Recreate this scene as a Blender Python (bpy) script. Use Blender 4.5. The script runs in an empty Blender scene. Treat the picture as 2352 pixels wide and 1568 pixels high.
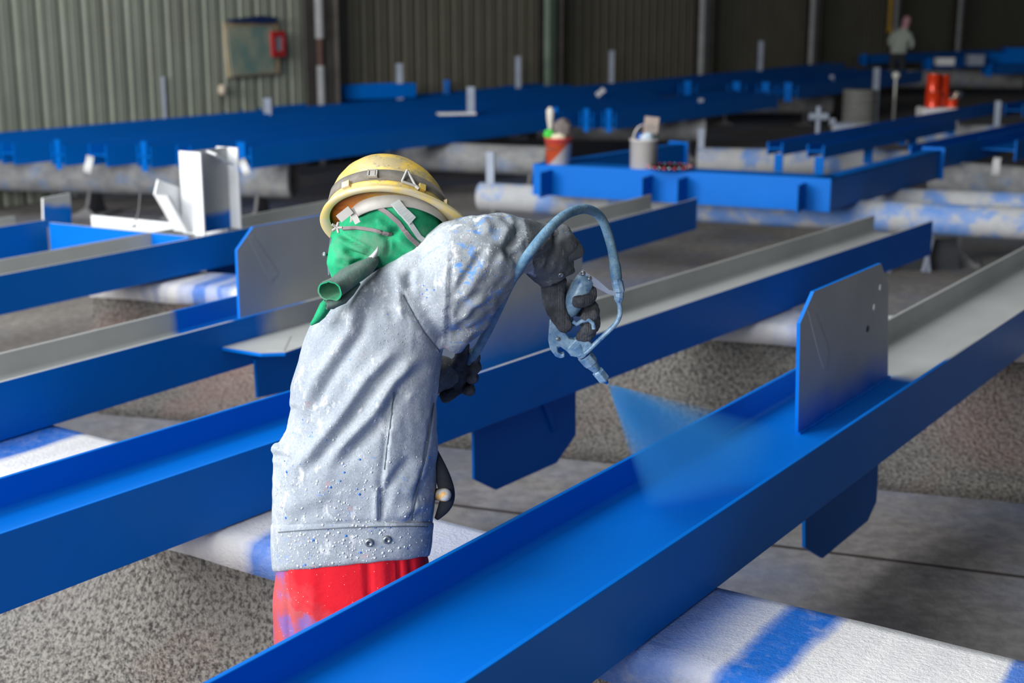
import bpy, bmesh, math, random
import numpy as np
from mathutils import Vector, Matrix, noise
random.seed(7); np.random.seed(7)
SC = bpy.context.scene
COL = SC.collection
# ------------------------------------------------------------------ camera
F = 3300.0; CX, CY = 1176.0, 784.0; CAMZ = 2.1
TH = math.atan(784.0 / F); CT, ST = math.cos(TH), math.sin(TH)
cam = bpy.data.cameras.new('camera'); camo = bpy.data.objects.new('camera', cam); COL.objects.link(camo)
camo.location = (0, 0, CAMZ); camo.rotation_euler = (math.pi / 2 - TH, 0, 0)
cam.sensor_width = 36; cam.lens = F / 2352 * 36; cam.clip_end = 300; cam.clip_start = 0.05
cam.dof.use_dof = True; cam.dof.focus_distance = 3.45; cam.dof.aperture_fstop = 2.9
SC.camera = camo
# ------------------------------------------------------------------ world, light, exposure
W = bpy.data.worlds.new('sky'); SC.world = W; W.use_nodes = True
bg = W.node_tree.nodes['Background']; bg.inputs[0].default_value = (0.80, 0.90, 1.0, 1); bg.inputs[1].default_value = 0.15
def area(name, loc, target, sx, sy, power, col=(1, 1, 1)):
    l = bpy.data.lights.new(name, 'AREA'); l.shape = 'RECTANGLE'; l.size = sx; l.size_y = sy; l.energy = power; l.color = col
    o = bpy.data.objects.new(name, l); COL.objects.link(o); o.location = loc
    o.rotation_euler = (Vector(target) - Vector(loc)).to_track_quat('-Z', 'Y').to_euler()
    return o
area('daylight_from_open_side', (-11.0, -2.6, 4.2), (0, 5.4, 0.5), 6.5, 5.0, 2700, (1.0, 0.985, 0.955))
area('frontal_jacket_fill', (-5.4, -7.6, 4.4), (-0.2, 3.6, 0.8), 5.0, 4.5, 950, (1.0, 0.99, 0.97))  # added fill from behind the camera to lift the jacket's darker side
area('overhead_web_fill', (-2.8, 4.8, 7.4), (-1.0, 4.0, 0), 5.0, 4.5, 350, (0.94, 0.98, 1.0))  # added overhead fill that keeps the beam webs bright
area('overhead_side_fill', (-5.0, 0.2, 7.4), (0.4, 3.0, 0), 7.0, 5.0, 420, (0.95, 0.98, 1.0))  # added fill to brighten the near floor and support cap
area('back_wall_fill', (-5.5, 11.0, 6.9), (-5.6, 13.2, 1.0), 6.0, 3.0, 200, (1.0, 1.0, 0.95))  # added fill to brighten the left part of the back wall
SC.view_settings.view_transform = 'Standard'; SC.view_settings.look = 'None'
SC.view_settings.exposure = -0.06; SC.view_settings.gamma = 1.0; SC.view_settings.use_curve_mapping = False
SC.cycles.use_denoising = True
SC.cycles.volume_bounces = 2
# ------------------------------------------------------------------ picture helpers (measure where real things stand)
def ray(px, py):
    x = (px - CX) / F; y = -(py - CY) / F
    return Vector((x, CT + y * ST, -ST + y * CT))
CAM = Vector((0, 0, CAMZ))
def atz(px, py, z):
    r = ray(px, py); return CAM + r * ((z - CAMZ) / r.z)
def aty(px, py, Y):
    r = ray(px, py); return CAM + r * (Y / r.y)
def proj(P):
    d = P - CAM
    f = d.y * CT - d.z * ST; u = d.y * ST + d.z * CT
    return (CX + F * d.x / f, CY - F * u / f)
# ------------------------------------------------------------------ mesh helpers
class MB:
    def __init__(s): s.v = []; s.f = []; s.m = []; s.sm = []
    def add(s, vs, fs, m=0, smooth=False):
        o = len(s.v); s.v += [Vector(v) for v in vs]
        for i, f in enumerate(fs):
            s.f.append([o + k for k in f]); s.m.append(m[i] if isinstance(m, (list, tuple)) else m); s.sm.append(smooth)
    def box(s, c, d, m=0, R=None):
        x, y, z = d[0] / 2, d[1] / 2, d[2] / 2
        vs = [Vector(p) for p in ((-x,-y,-z),(x,-y,-z),(x,y,-z),(-x,y,-z),(-x,-y,z),(x,-y,z),(x,y,z),(-x,y,z))]
        if R is not None: vs = [R @ v for v in vs]
        s.add([v + Vector(c) for v in vs], [(0,3,2,1),(4,5,6,7),(0,1,5,4),(1,2,6,5),(2,3,7,6),(3,0,4,7)], m)
    def prism(s, poly, axis, m=0, mside=None):
        """poly: list of 3D points (planar), extruded along the vector axis, centred"""
        a = Vector(axis) / 2; n = len(poly); P = [Vector(p) for p in poly]
        nr = Vector((0, 0, 0))
        for i in range(n): nr += P[i].cross(P[(i + 1) % n])
        if nr.dot(a) < 0: P = P[::-1]
        vs = [p - a for p in P] + [p + a for p in P]
        fs = [list(range(n))[::-1], list(range(n, 2 * n))] + [(i, (i + 1) % n, n + (i + 1) % n, n + i) for i in range(n)]
        ms = m if mside is None else [m, m] + [mside] * n
        s.add(vs, fs, ms)
    def tube(s, pts, rad, n=12, m=0, cap=True, smooth=True, ell=None):
        pts = [Vector(p) for p in pts]; N = len(pts)
        if not isinstance(rad, (list, tuple)): rad = [rad] * N
        ref = None; vs = []; 
        for i, p in enumerate(pts):
            t = (pts[min(i + 1, N - 1)] - pts[max(i - 1, 0)]).normalized()
            if ref is None:
                up = Vector((0, 0, 1)) if abs(t.z) < 0.9 else Vector((1, 0, 0))
                ref = up.cross(t).normalized()
            ref = (ref - t * ref.dot(t)).normalized(); b = t.cross(ref)
            for k in range(n):
                a = 2 * math.pi * k / n
                vs.append(p + (ref * math.cos(a) + b * math.sin(a)) * rad[i])
        fs = [(i * n + k, i * n + (k + 1) % n, (i + 1) * n + (k + 1) % n, (i + 1) * n + k) for i in range(N - 1) for k in range(n)]
        s.add(vs, fs, m, smooth)
        if cap:
            s.add(vs[:n], [list(range(n))[::-1]], m); s.add(vs[-n:], [list(range(n))], m)
    def loft(s, rings, m=0, cap=True, smooth=True):
        n = len(rings[0]); vs = [v for r in rings for v in r]; N = len(rings)
        fs = [(i * n + k, i * n + (k + 1) % n, (i + 1) * n + (k + 1) % n, (i + 1) * n + k) for i in range(N - 1) for k in range(n)]
        if cap: fs += [list(range(n))[::-1], [(N - 1) * n + k for k in range(n)]]
        s.add(vs, fs, m, smooth)
    def lathe(s, prof, base, axis=(0, 0, 1), n=24, m=0, smooth=True):
        q = Vector((0, 0, 1)).rotation_difference(Vector(axis).normalized()); rings = []
        for r, z in prof:
            rings.append([Vector(base) + q @ Vector((r * math.cos(2 * math.pi * k / n), r * math.sin(2 * math.pi * k / n), z)) for k in range(n)])
        s.loft(rings, m, True, smooth)
    def mesh(s, name, mats, off=Vector((0, 0, 0)), inv=None):
        me = bpy.data.meshes.new(name)
        vs = [v - off for v in s.v]
        if inv is not None: vs = [inv @ v for v in vs]
        me.from_pydata([tuple(v) for v in vs], [], s.f)
        for mm in mats: me.materials.append(mm)
        me.polygons.foreach_set('material_index', s.m); me.polygons.foreach_set('use_smooth', s.sm)
        me.update(); return me
def rootinv(parent):
    """world to local matrix of a parent at most two levels deep (only top-level roots carry a transform)"""
    r = parent
    while r.parent: r = r.parent
    return (Matrix.Translation(r.location) @ r.rotation_euler.to_matrix().to_4x4()).inverted()
def obj(name, mb, mats, parent=None, local=False, smooth_angle=None):
    if not isinstance(mats, (list, tuple)): mats = [mats]
    inv = None if (parent is None or local) else rootinv(parent)
    me = mb.mesh(name, mats, inv=inv) if isinstance(mb, MB) else mb
    if not isinstance(mb, MB):
        if inv is not None: me.transform(inv)
        if len(me.materials) == 0:
            for mm in mats: me.materials.append(mm)
    o = bpy.data.objects.new(name, me); COL.objects.link(o)
    if parent is not None: o.parent = parent
    return o
def tag(o, label=None, cat=None, group=None, kind=None):
    if label: o['label'] = label
    if cat: o['category'] = cat
    if group: o['group'] = group
    if kind or cat: o['kind'] = kind or 'thing'
    return o
def empty(name, loc, label, cat, group=None, rz=0.0):
    o = bpy.data.objects.new(name, None); COL.objects.link(o); o.empty_display_size = 0.1
    o.location = loc; o.rotation_euler = (0, 0, rz); return tag(o, label, cat, group)
def bevel(o, w=0.004, seg=2):
    b = o.modifiers.new('bevel', 'BEVEL'); b.width = w; b.segments = seg; b.limit_method = 'ANGLE'; return o
def evaluated(me, mods):
    """apply modifiers given as (type, {props}) to a mesh"""
    o = bpy.data.objects.new('tmp', me); COL.objects.link(o)
    for t, p in mods:
        m = o.modifiers.new(t, t)
        for k, v in p.items(): setattr(m, k, v)
    dg = bpy.context.evaluated_depsgraph_get(); dg.update()
    r = bpy.data.meshes.new_from_object(o.evaluated_get(dg))
    bpy.data.objects.remove(o); return r
def skin(nodes, edges, sub=2, root=0):
    """nodes: [(pos, radius)], edges: pairs -> a continuous skinned mesh"""
    me = bpy.data.meshes.new('skin'); me.from_pydata([tuple(p) for p, r in nodes], edges, [])
    o = bpy.data.objects.new('tmp', me); COL.objects.link(o)
    o.modifiers.new('s', 'SKIN')
    sv = me.skin_vertices[0].data
    for i, (p, r) in enumerate(nodes):
        sv[i].radius = (r, r) if not isinstance(r, tuple) else r
        sv[i].use_root = (i == root)
    sb = o.modifiers.new('u', 'SUBSURF'); sb.levels = sub; sb.render_levels = sub
    dg = bpy.context.evaluated_depsgraph_get(); dg.update()
    r = bpy.data.meshes.new_from_object(o.evaluated_get(dg)); bpy.data.objects.remove(o)
    r.polygons.foreach_set('use_smooth', [True] * len(r.polygons)); return r
# ------------------------------------------------------------------ materials
def lin(c):
    return tuple(((v / 255) / 12.92 if v / 255 <= 0.04045 else ((v / 255 + 0.055) / 1.055) ** 2.4) for v in c) + (1,)
class NT:
    def __init__(s, name):
        s.mat = bpy.data.materials.new(name); s.mat.use_nodes = True; s.t = s.mat.node_tree
        s.b = s.t.nodes['Principled BSDF']; s.L = s.t.links.new; s.tc = None
    def n(s, t, **k):
        x = s.t.nodes.new(t)
        for a, v in k.items(): setattr(x, a, v)
        return x
    def co(s, scale=None, kind='Object'):
        if s.tc is None: s.tc = s.n('ShaderNodeTexCoord')
        if scale is None: return s.tc.outputs[kind]
        m = s.n('ShaderNodeMapping'); m.inputs['Scale'].default_value = scale if isinstance(scale, tuple) else (scale,) * 3
        s.L(s.tc.outputs[kind], m.inputs[0]); return m.outputs[0]
    def noise(s, scale, detail=4, rough=0.55, vec=None, dist=0.0):
        x = s.n('ShaderNodeTexNoise'); x.inputs['Scale'].default_value = scale; x.inputs['Detail'].default_value = detail
        x.inputs['Roughness'].default_value = rough; x.inputs['Distortion'].default_value = dist
        s.L(vec if vec is not None else s.co(), x.inputs['Vector']); return x.outputs['Fac']
    def voro(s, scale, vec=None, feat='F1', out='Distance', rnd=1.0):
        x = s.n('ShaderNodeTexVoronoi'); x.feature = feat; x.inputs['Scale'].default_value = scale
        x.inputs['Randomness'].default_value = rnd
        s.L(vec if vec is not None else s.co(), x.inputs['Vector']); return x.outputs[out]
    def ramp(s, fac, stops, interp='LINEAR'):
        x = s.n('ShaderNodeValToRGB'); e = x.color_ramp.elements; x.color_ramp.interpolation = interp
        while len(e) < len(stops): e.new(0.5)
        for i, (p, c) in enumerate(stops):
            e[i].position = p; e[i].color = c if isinstance(c, tuple) else (c, c, c, 1)
        s.L(fac, x.inputs[0]); return x.outputs[0]
    def mix(s, f, a, b, mode='MIX'):
        x = s.n('ShaderNodeMix'); x.data_type = 'RGBA'; x.blend_type = mode
        for inp, v in ((x.inputs[0], f), (x.inputs[6], a), (x.inputs[7], b)):
            if hasattr(v, 'is_output') or hasattr(v, 'links'): s.L(v, inp)
            else: inp.default_value = v
        return x.outputs[2]
    def math(s, op, a, b=0.0, c=0.0, clamp=False):
        x = s.n('ShaderNodeMath'); x.operation = op; x.use_clamp = clamp
        for i, v in enumerate((a, b, c)):
            if hasattr(v, 'links'): s.L(v, x.inputs[i])
            else: x.inputs[i].default_value = v
        return x.outputs[0]
    def axis(s, k):
        x = s.n('ShaderNodeSeparateXYZ'); s.L(s.co(), x.inputs[0]); return x.outputs[k]
    def col(s, c):
        if hasattr(c, 'links'): s.L(c, s.b.inputs['Base Color'])
        else: s.b.inputs['Base Color'].default_value = c
        return s
    def set(s, rough=0.5, metal=0.0, spec=0.5):
        if hasattr(rough, 'links'): s.L(rough, s.b.inputs['Roughness'])
        else: s.b.inputs['Roughness'].default_value = rough
        s.b.inputs['Metallic'].default_value = metal; s.b.inputs['Specular IOR Level'].default_value = spec; return s
    def bump(s, h, strength=0.3, dist=0.01):
        x = s.n('ShaderNodeBump'); x.inputs['Strength'].default_value = strength; x.inputs['Distance'].default_value = dist
        s.L(h, x.inputs['Height']); s.L(x.outputs[0], s.b.inputs['Normal']); return s
BLUE = lin((0, 107, 204)); BLUE2 = lin((0, 97, 188)); PRIM = lin((168, 170, 170))
def simple(name, c, rough=0.5, metal=0.0, var=0.12, sc=6.0, spec=0.5, bump=0.0, bsc=40):
    t = NT(name); c = lin(c); d = tuple(v * (1 - var * 2) for v in c[:3]) + (1,)
    t.col(t.mix(t.ramp(t.noise(sc, 5, 0.6), [(0.35, 0.0), (0.7, 1.0)]), c, d)).set(rough, metal, spec)
    if bump: t.bump(t.noise(bsc, 4), bump, 0.01)
    return t.mat
def paint(name, zones, length, z_fade=None, wob=0.03):
    """steel with primer where zones say 0 and blue where 1 along local x (the beam's length, metres)"""
    t = NT(name)
    x = t.math('ADD', t.axis(0), t.math('MULTIPLY', t.math('SUBTRACT', t.noise(5.0, 3), 0.5), wob * 6))
    fac = t.math('DIVIDE', x, length, clamp=True)
    f = t.ramp(fac, [(max(0, min(1, s / length)), v) for s, v in zones])
    if z_fade is not None:                      # sprayed up to a ragged height (overspray at the foot of a plate)
        z = t.math('ADD', t.axis(2), t.math('MULTIPLY', t.math('SUBTRACT', t.noise(4.0, 3), 0.5), 0.12))
        g = t.n('ShaderNodeMapRange'); t.L(z, g.inputs[0]); g.inputs[1].default_value = z_fade[0]; g.inputs[2].default_value = z_fade[1]
        g.inputs[3].default_value = 1; g.inputs[4].default_value = 0
        f = t.math('MAXIMUM', f, g.outputs[0])
    nb = t.noise(3.0, 4); pr = t.mix(nb, lin((150, 153, 153)), lin((184, 185, 184)))
    bl = t.mix(t.noise(2.2, 3), BLUE2, BLUE)
    t.col(t.mix(f, pr, bl)).set(t.mix(f, (0.5, 0.5, 0.5, 1), (0.42, 0.42, 0.42, 1)), 0, 0.12)
    t.bump(t.noise(160, 2), 0.04, 0.002)
    return t.mat
M_BLUE = paint('blue_paint', [(0, 1.0), (1, 1.0)], 1.0)
M_PRIM = paint('grey_primer', [(0, 0.0), (1, 0.0)], 1.0)
def t_mat_floor():
    t = NT('dusty_concrete')
    a = t.noise(1.3, 6, 0.6); b = t.noise(14, 6, 0.65)
    c = t.mix(t.ramp(a, [(0.3, 0.0), (0.7, 1.0)]), lin((128, 124, 122)), lin((158, 153, 149)))
    c = t.mix(t.ramp(b, [(0.40, 0.55), (0.62, 0.0)]), c, lin((98, 93, 92)))
    c = t.mix(t.ramp(t.noise(0.55, 4, 0.6), [(0.46, 0.0), (0.66, 0.6)]), c, lin((106, 122, 156)))
    t.col(c).set(0.9, 0, 0.2); t.bump(t.noise(30, 6, 0.7), 0.5, 0.012); return t.mat
M_FLOOR = t_mat_floor()
def t_mat_crust():
    t = NT('overspray_crust')
    v = t.voro(52, vec=t.co((1, 1, 0.75)))
    n = t.noise(68, 4, 0.68); h = t.math('SUBTRACT', t.math('ADD', n, 0.2), t.math('MULTIPLY', v, 0.5))
    c = t.mix(t.ramp(n, [(0.38, 0.95), (0.55, 0.0)]), lin((170, 166, 160)), lin((88, 85, 83)))
    c = t.mix(t.ramp(t.noise(1.4, 4), [(0.50, 0.0), (0.68, 0.42)]), c, lin((196, 146, 134)))
    c = t.mix(t.ramp(t.noise(0.7, 3), [(0.5, 0.0), (0.8, 0.2)]), c, lin((130, 140, 160)))
    t.col(c).set(0.95, 0, 0.15); t.bump(h, 1.0, 0.05); return t.mat
M_CRUST = t_mat_crust()
def t_mat_cap(name, sc=1.0, blue=0.5, stripes=None, slant=0.0):
    """concrete cap thick with sprayed paint: stripes across it where beams lay, white, lilac grey and blue"""
    t = NT(name)
    xs = t.math('ADD', t.axis(0), t.math('MULTIPLY', t.axis(1), slant))
    w = t.math('ADD', xs, t.math('MULTIPLY', t.math('SUBTRACT', t.noise(3.6, 4), 0.5), 0.16 if stripes is None else 0.07))
    x = t.n('ShaderNodeCombineXYZ'); t.L(w, x.inputs[0])
    s2 = t.noise(9 * sc, 3, 0.6, vec=x.outputs[0])
    c = t.mix(t.ramp(s2, [(0.3, 0.0), (0.7, 1.0)]), lin((214, 213, 219)), lin((240, 238, 234)))
    mott = t.noise(30, 6, 0.75)
    if stripes is None:
        s1 = t.noise(2.1 * sc, 3, 0.6, vec=x.outputs[0])
        f = t.ramp(s1, [(blue - 0.03, 0.0), (blue + 0.03, 0.45), (blue + 0.07, 0.5), (blue + 0.085, 0.85)])
    else:
        a, b, st = stripes
        f = t.ramp(t.math('DIVIDE', t.math('SUBTRACT', w, a), b - a, clamp=True), [((s - a) / (b - a), v) for s, v in st])
    f = t.math('MULTIPLY', f, t.math('ADD', 0.75, t.math('MULTIPLY', mott, 0.5)), clamp=True)
    c = t.mix(f, c, lin((10, 106, 205)))
    c = t.mix(t.ramp(t.noise(11, 5, 0.7), [(0.56, 0.0), (0.72, 0.35)]), c, lin((205, 203, 204)))
    t.col(c).set(0.5, 0, 0.4); t.bump(t.math('ADD', t.math('MULTIPLY', t.noise(75, 5, 0.75), 1.3), t.noise(18, 4)), 0.7, 0.010); return t.mat
M_CAP = t_mat_cap('paint_caked_cap', 1.0, 0.52)

def t_mat_pipe():
    t = NT('oversprayed_pipe')
    s = t.noise(2.4, 4, 0.6, vec=t.co()); d = t.noise(8, 5, 0.6)
    c = t.mix(t.ramp(d, [(0.3, 0.0), (0.7, 1.0)]), lin((118, 121, 126)), lin((158, 158, 158)))
    c = t.mix(t.ramp(s, [(0.54, 0.0), (0.70, 0.5)]), c, lin((70, 130, 200)))
    t.col(c).set(0.8, 0, 0.3); t.bump(t.noise(25, 5), 0.5, 0.01); return t.mat
M_PIPE = t_mat_pipe()
M_STAND = simple('stand_steel', (120, 120, 122), 0.8, 0, 0.15, 8, 0.3, 0.3)
# ------------------------------------------------------------------ the setting
fl = MB()
NX, NY = 60, 60
gx = [-16 + 60 * i / NX for i in range(NX + 1)]; gy = [-9 + 63 * j / NY for j in range(NY + 1)]
fl.add([(x, y, 0) for y in gy for x in gx], [(j * (NX + 1) + i, j * (NX + 1) + i + 1, (j + 1) * (NX + 1) + i + 1, (j + 1) * (NX + 1) + i) for j in range(NY) for i in range(NX)])
floor = tag(obj('floor', fl, M_FLOOR), 'dusty grey concrete floor blotched with blue overspray', kind='structure')
# seam in the floor, a dark slot that runs beside the rough plinth
sa, sb = atz(1040, 1160, 0.0), atz(1880, 1266, 0.0); sd = (sb - sa).normalized(); sa2, sb2 = sa - sd * 3, sb + sd * 4
sl = MB(); sn = Vector((sd.y, -sd.x, 0)) * 0.012
sl.add([sa2 - sn + Vector((0, 0, 0.002)), sb2 - sn + Vector((0, 0, 0.002)), sb2 + sn + Vector((0, 0, 0.002)), sa2 + sn + Vector((0, 0, 0.002))], [(3, 2, 1, 0)])
tag(obj('trim_1', sl, simple('seam_dirt', (58, 48, 46), 0.95, 0, 0.1, 20), None), 'dark joint line in the floor', kind='structure')
# --- corrugated back wall, one sheet per panel
WP, WD = Vector((-4.5, 16.16, 0)), Vector((0.547, 0.837, 0)); WN = Vector((0.837, -0.547, 0))
def wp(s, z=0.0, off=0.0): return WP + WD * s + WN * off + Vector((0, 0, z))
wb = MB(); wb.add([wp(-16, 0, -0.08), wp(46, 0, -0.08), wp(46, 6.4, -0.08), wp(-16, 6.4, -0.08)], [(0, 1, 2, 3)])
def t_mat_sheet(name, base, dark):
    t = NT(name)
    c = t.mix(t.noise(1.6, 5, 0.6), lin(base), lin(dark))
    c = t.mix(t.ramp(t.noise(3, 4, 0.6, vec=t.co((6, 6, 0.25))), [(0.5, 0.0), (0.75, 0.45)]), c, lin((128, 122, 112)))
    t.col(c).set(0.7, 0, 0.3); return t.mat
M_SHEET = t_mat_sheet('grey_green_sheet', (168, 176, 160), (138, 142, 130))
M_SHEET2 = t_mat_sheet('brownish_sheet', (134, 132, 116), (108, 104, 90))
wall = tag(obj('wall_back', wb, M_SHEET2), 'grey green corrugated metal wall behind the stacked beams', kind='structure')
def sheet(s0, s1, mat):
    m = MB(); prof = []; s = s0; pitch = 0.30
    while s < s1 - 1e-4:
        for ds, o in ((0.0, -0.03), (0.035, -0.03), (0.062, 0.012), (0.13, 0.012), (0.142, 0.002), (0.165, 0.002), (0.177, 0.012), (0.272, 0.012)):
            if s + ds < s1 - 1e-4: prof.append((s + ds, o))
        s += pitch
    prof.append((s1, -0.03)); n = len(prof)
    m.add([wp(a, 0, o) for a, o in prof] + [wp(a, 6.4, o) for a, o in prof], [(i, i + 1, n + i + 1, n + i) for i in range(n - 1)])
    return obj('wall_panel', m, mat, wall)
k = 0; s = -9.0
while s < 45:
    sheet(s, s + 0.9, M_SHEET if s < 3 else M_SHEET2); s += 0.9
# roof and the closed right end of the shed (out of view; they keep the sky off the far bays)
rf = MB(); rf.box((12, 22, 6.6), (64, 66, 0.12)); 
# open towards the camera and the left: the roof starts beyond the worker
rf = MB(); rf.add([Vector((-20, 8.5, 7.5)), Vector((40, 8.5, 7.5)), Vector((40, 60, 6.4)), Vector((-20, 60, 6.4))], [(3, 2, 1, 0)])
tag(obj('ceiling', rf, M_SHEET2), 'underside of the shed roof', kind='structure')
wr = MB(); wr.add([Vector((2.5, -9, 0)), Vector((9.5, -6, 0)), Vector((9.5, -6, 6.5)), Vector((2.5, -9, 6.5))], [(0, 1, 2, 3)]); wr.add([Vector((9.5, -6, 0)), Vector((24, 16, 0)), Vector((24, 16, 6.5)), Vector((9.5, -6, 6.5))], [(0, 1, 2, 3)])
tag(obj('wall_right', wr, simple('dark_cladding', (46, 48, 50), 0.8)), 'dark side wall of the shed', kind='structure')
# --- columns along the wall, one per bay
M_COLW = simple('column_paint', (160, 162, 165), 0.6, 0, 0.15, 3)
M_COLG = simple('column_green', (120, 140, 126), 0.6, 0, 0.15, 3)
M_COLD = simple('column_dark', (88, 84, 80), 0.8, 0, 0.2, 3)
col_labels = ['pale downpipe column with a rusty break beside the notice board', 'green edged column second from the left on the wall',
              'pale column behind the middle beams, third along the wall', 'grey column fourth along the wall beside the dark bay',
              'dim column fifth along the wall near the distant worker', 'dim column sixth along the wall at upper right']
for k in range(6):
    s = 3.33 + 5.6 * k
    r = empty('steel_post', wp(s, 0, 0.22), col_labels[k], 'column', 'columns along the corrugated wall')
    m = MB(); 
    R = Matrix((WD, WN * -1, Vector((0, 0, 1)))).transposed()
    m.box(wp(s + 0.10, 3.2, 0.12), (0.46, 0.02, 6.4), 0, R); m.box(wp(s + 0.3, 3.2, 0.22), (0.02, 0.2, 6.4), 0, R)
    obj('flange', m, M_COLD, r)
    m = MB(); 
    if k == 0:
        m.tube([wp(s, 0, 0.26), wp(s, 1.28, 0.26)], 0.055, 14); obj('pipe', m, M_COLW, r)
        m = MB(); m.tube([wp(s, 1.62, 0.26), wp(s, 6.3, 0.26)], 0.06, 14); obj('pipe', m, M_COLW, r)
        m = MB(); m.tube([wp(s, 1.28, 0.26), wp(s, 1.62, 0.26)], 0.045, 14); obj('pipe_joint', m, simple('rust', (92, 66, 60), 0.9), r)
    else:
        m.box(wp(s, 3.2, 0.27), (0.2, 0.1, 6.4), 0, R); obj('post', m, M_COLG if k == 1 else M_COLW, r)
# dark post at the left edge
m = MB(); m.box(wp(-3.05, 3.0, 0.3), (0.32, 0.3, 6.0), 0, R)
tag(obj('dark_post', m, simple('dark_blue_column', (18, 40, 62), 0.7)), 'dark blue column at the far left edge', 'column')
# --- notice board and its red frame
def wall_at(px, py, off=0.0):
    r = ray(px, py); t = ((WP + WN * off) - CAM).dot(WN) / r.dot(WN); return CAM + r * t
def wsz(px, py, off=0.0):
    p = wall_at(px, py, off); return ((p - WP).dot(WD), p.z)
c4 = [wall_at(*q, 0.06) for q in ((513, 52), (636, 50), (641, 168), (524, 178))]
nb = empty('notice_board', c4[3], 'whiteboard with pale green notices hung on the corrugated wall', 'board')
m = MB(); m.prism(c4, WN * 0.03); obj('panel', m, simple('board_cream', (190, 172, 140), 0.6), nb)
c5 = [wall_at(*q, 0.08) for q in ((520, 62), (626, 60), (630, 165), (532, 174))]
tb = NT('notice_sheet'); sx = tb.noise(3, 3)
tb.col(tb.mix(tb.ramp(tb.noise(2.6, 4), [(0.4, 0.0), (0.6, 1.0)]), lin((168, 172, 150)), lin((120, 150, 142)))).set(0.5)
m = MB(); m.prism(c5, WN * 0.012); obj('notice_sheet', m, tb.mat, nb)
c6 = [wall_at(*q, 0.09) for q in ((524, 45), (560, 41), (600, 36), (632, 40), (630, 50), (600, 54), (565, 50), (530, 51))]
m = MB(); m.prism(c6, WN * 0.08); obj('rolled_cloth', m, simple('navy_cloth', (12, 46, 100), 0.7), nb)
rfm = empty('red_picture_frame', wall_at(637, 128, 0.12), 'small red frame hung over the edge of the notice board', 'frame')
m = MB(); P = [wall_at(*q, 0.11) for q in ((623, 72), (653, 71), (655, 129), (626, 131))]
Q = [P[i].lerp(P[(i + 2) % 4], 0.22) for i in range(4)]
for i in range(4):
    m.prism([P[i], P[(i + 1) % 4], Q[(i + 1) % 4], Q[i]], WN * 0.03)
obj('frame_border', m, simple('red_frame', (190, 40, 44), 0.5), rfm)
m = MB(); m.prism(Q, WN * 0.01); obj('picture_sheet', m, simple('frame_sheet', (150, 150, 160), 0.5), rfm)
# small pale rounded fitting under the board
m = MB(); p = wall_at(510, 207, 0.1); m.lathe([(0.0, 0), (0.04, 0.005), (0.055, 0.05), (0.04, 0.12), (0, 0.13)], p + Vector((0, 0, -0.06)), n=12)
tag(obj('wall_fitting', m, simple('pale_plastic', (205, 190, 170), 0.5)), 'pale rounded fitting on the wall below the notice board', 'fitting')

# ------------------------------------------------------------------ concrete supports with a rough crust (near rows)
def support(label, P1, P2, width, ext0, ext1, ztop=0.585, capt=0.10, foot=0.42, name='beam_support', side=1, cap=None):
    """far top edge from P1 to P2; runs width towards the camera"""
    u = (P2 - P1); u.z = 0; u.normalize(); n = Vector((u.y, -u.x, 0))          # n points to the near side
    if n.y > 0: n = -n
    a = P1 - u * ext0; L = (P2 - P1).length + ext0 + ext1
    rz = math.atan2(u.y, u.x); root = empty(name, (a.x, a.y, 0), label, 'support', 'painted supports in rows', rz)
    s = -1 if n.dot(Vector((u.y, -u.x, 0))) > 0 else 1
    N = 150; rs = []; cr = []
    for i in range(N + 1):
        x = L * i / N; w = lambda q: noise.noise(Vector((x * 3.1, q, 1.7))) * 0.012
        prof = [(0.02 + w(1), ztop - capt), (0.0 + w(2), ztop - 0.03), (0.012 + w(2), ztop - 0.004), (0.05, ztop), (width - 0.06, ztop), (width - 0.015 + w(3), ztop - 0.008),
                (width + w(3), ztop - 0.04), (width - 0.01 + w(4), ztop - capt + w(6)), (width - 0.05, ztop - capt - 0.01), (0.06, ztop - capt)]
        rs.append([Vector((x, s * y, z)) for y, z in prof])
    m = MB(); m.loft([r[::-1] if s < 0 else r for r in rs]); obj('cap', m, cap(a, u, n, s) if cap else M_CAP, root, local=True)
    for i in range(N + 1):
        x = L * i / N; v = [noise.noise(Vector((x * 2.3, q * 1.3, 5.1))) * 0.02 for q in range(14)]
        zt = ztop - capt + 0.004
        prof = [(0.05, zt), (width - 0.05, zt)]
        K = 9
        for q in range(1, K + 1):
            f = q / K; prof.append((width - 0.05 + foot * (0.12 * f + 0.88 * f ** 3.0) + v[q], zt * (1 - f) + 0.002))
        prof += [(-foot * 0.5, 0.002), (-0.02, 0.25)]
        cr.append([Vector((x, s * y, z)) for y, z in prof])
    cr = [[cr[i][j] for i in range(N + 1)] for j in range(len(cr[0]))]
    cr = list(map(list, zip(*cr)))
    rs2 = [[Vector(p) for p in r] for r in cr]
    m = MB(); m.loft([r[::-1] if s < 0 else r for r in rs2]); obj('rough_plinth', m, M_CRUST, root, local=True)
    return root
A1, A2 = atz(270, 1008, 0.585), atz(1665, 1345, 0.585); uA = (A2 - A1).normalized(); nA = Vector((uA.y, -uA.x, 0)); 
if nA.y > 0: nA = -nA
wA = (atz(1480, 1500, 0.585) - A2).dot(nA)
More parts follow.
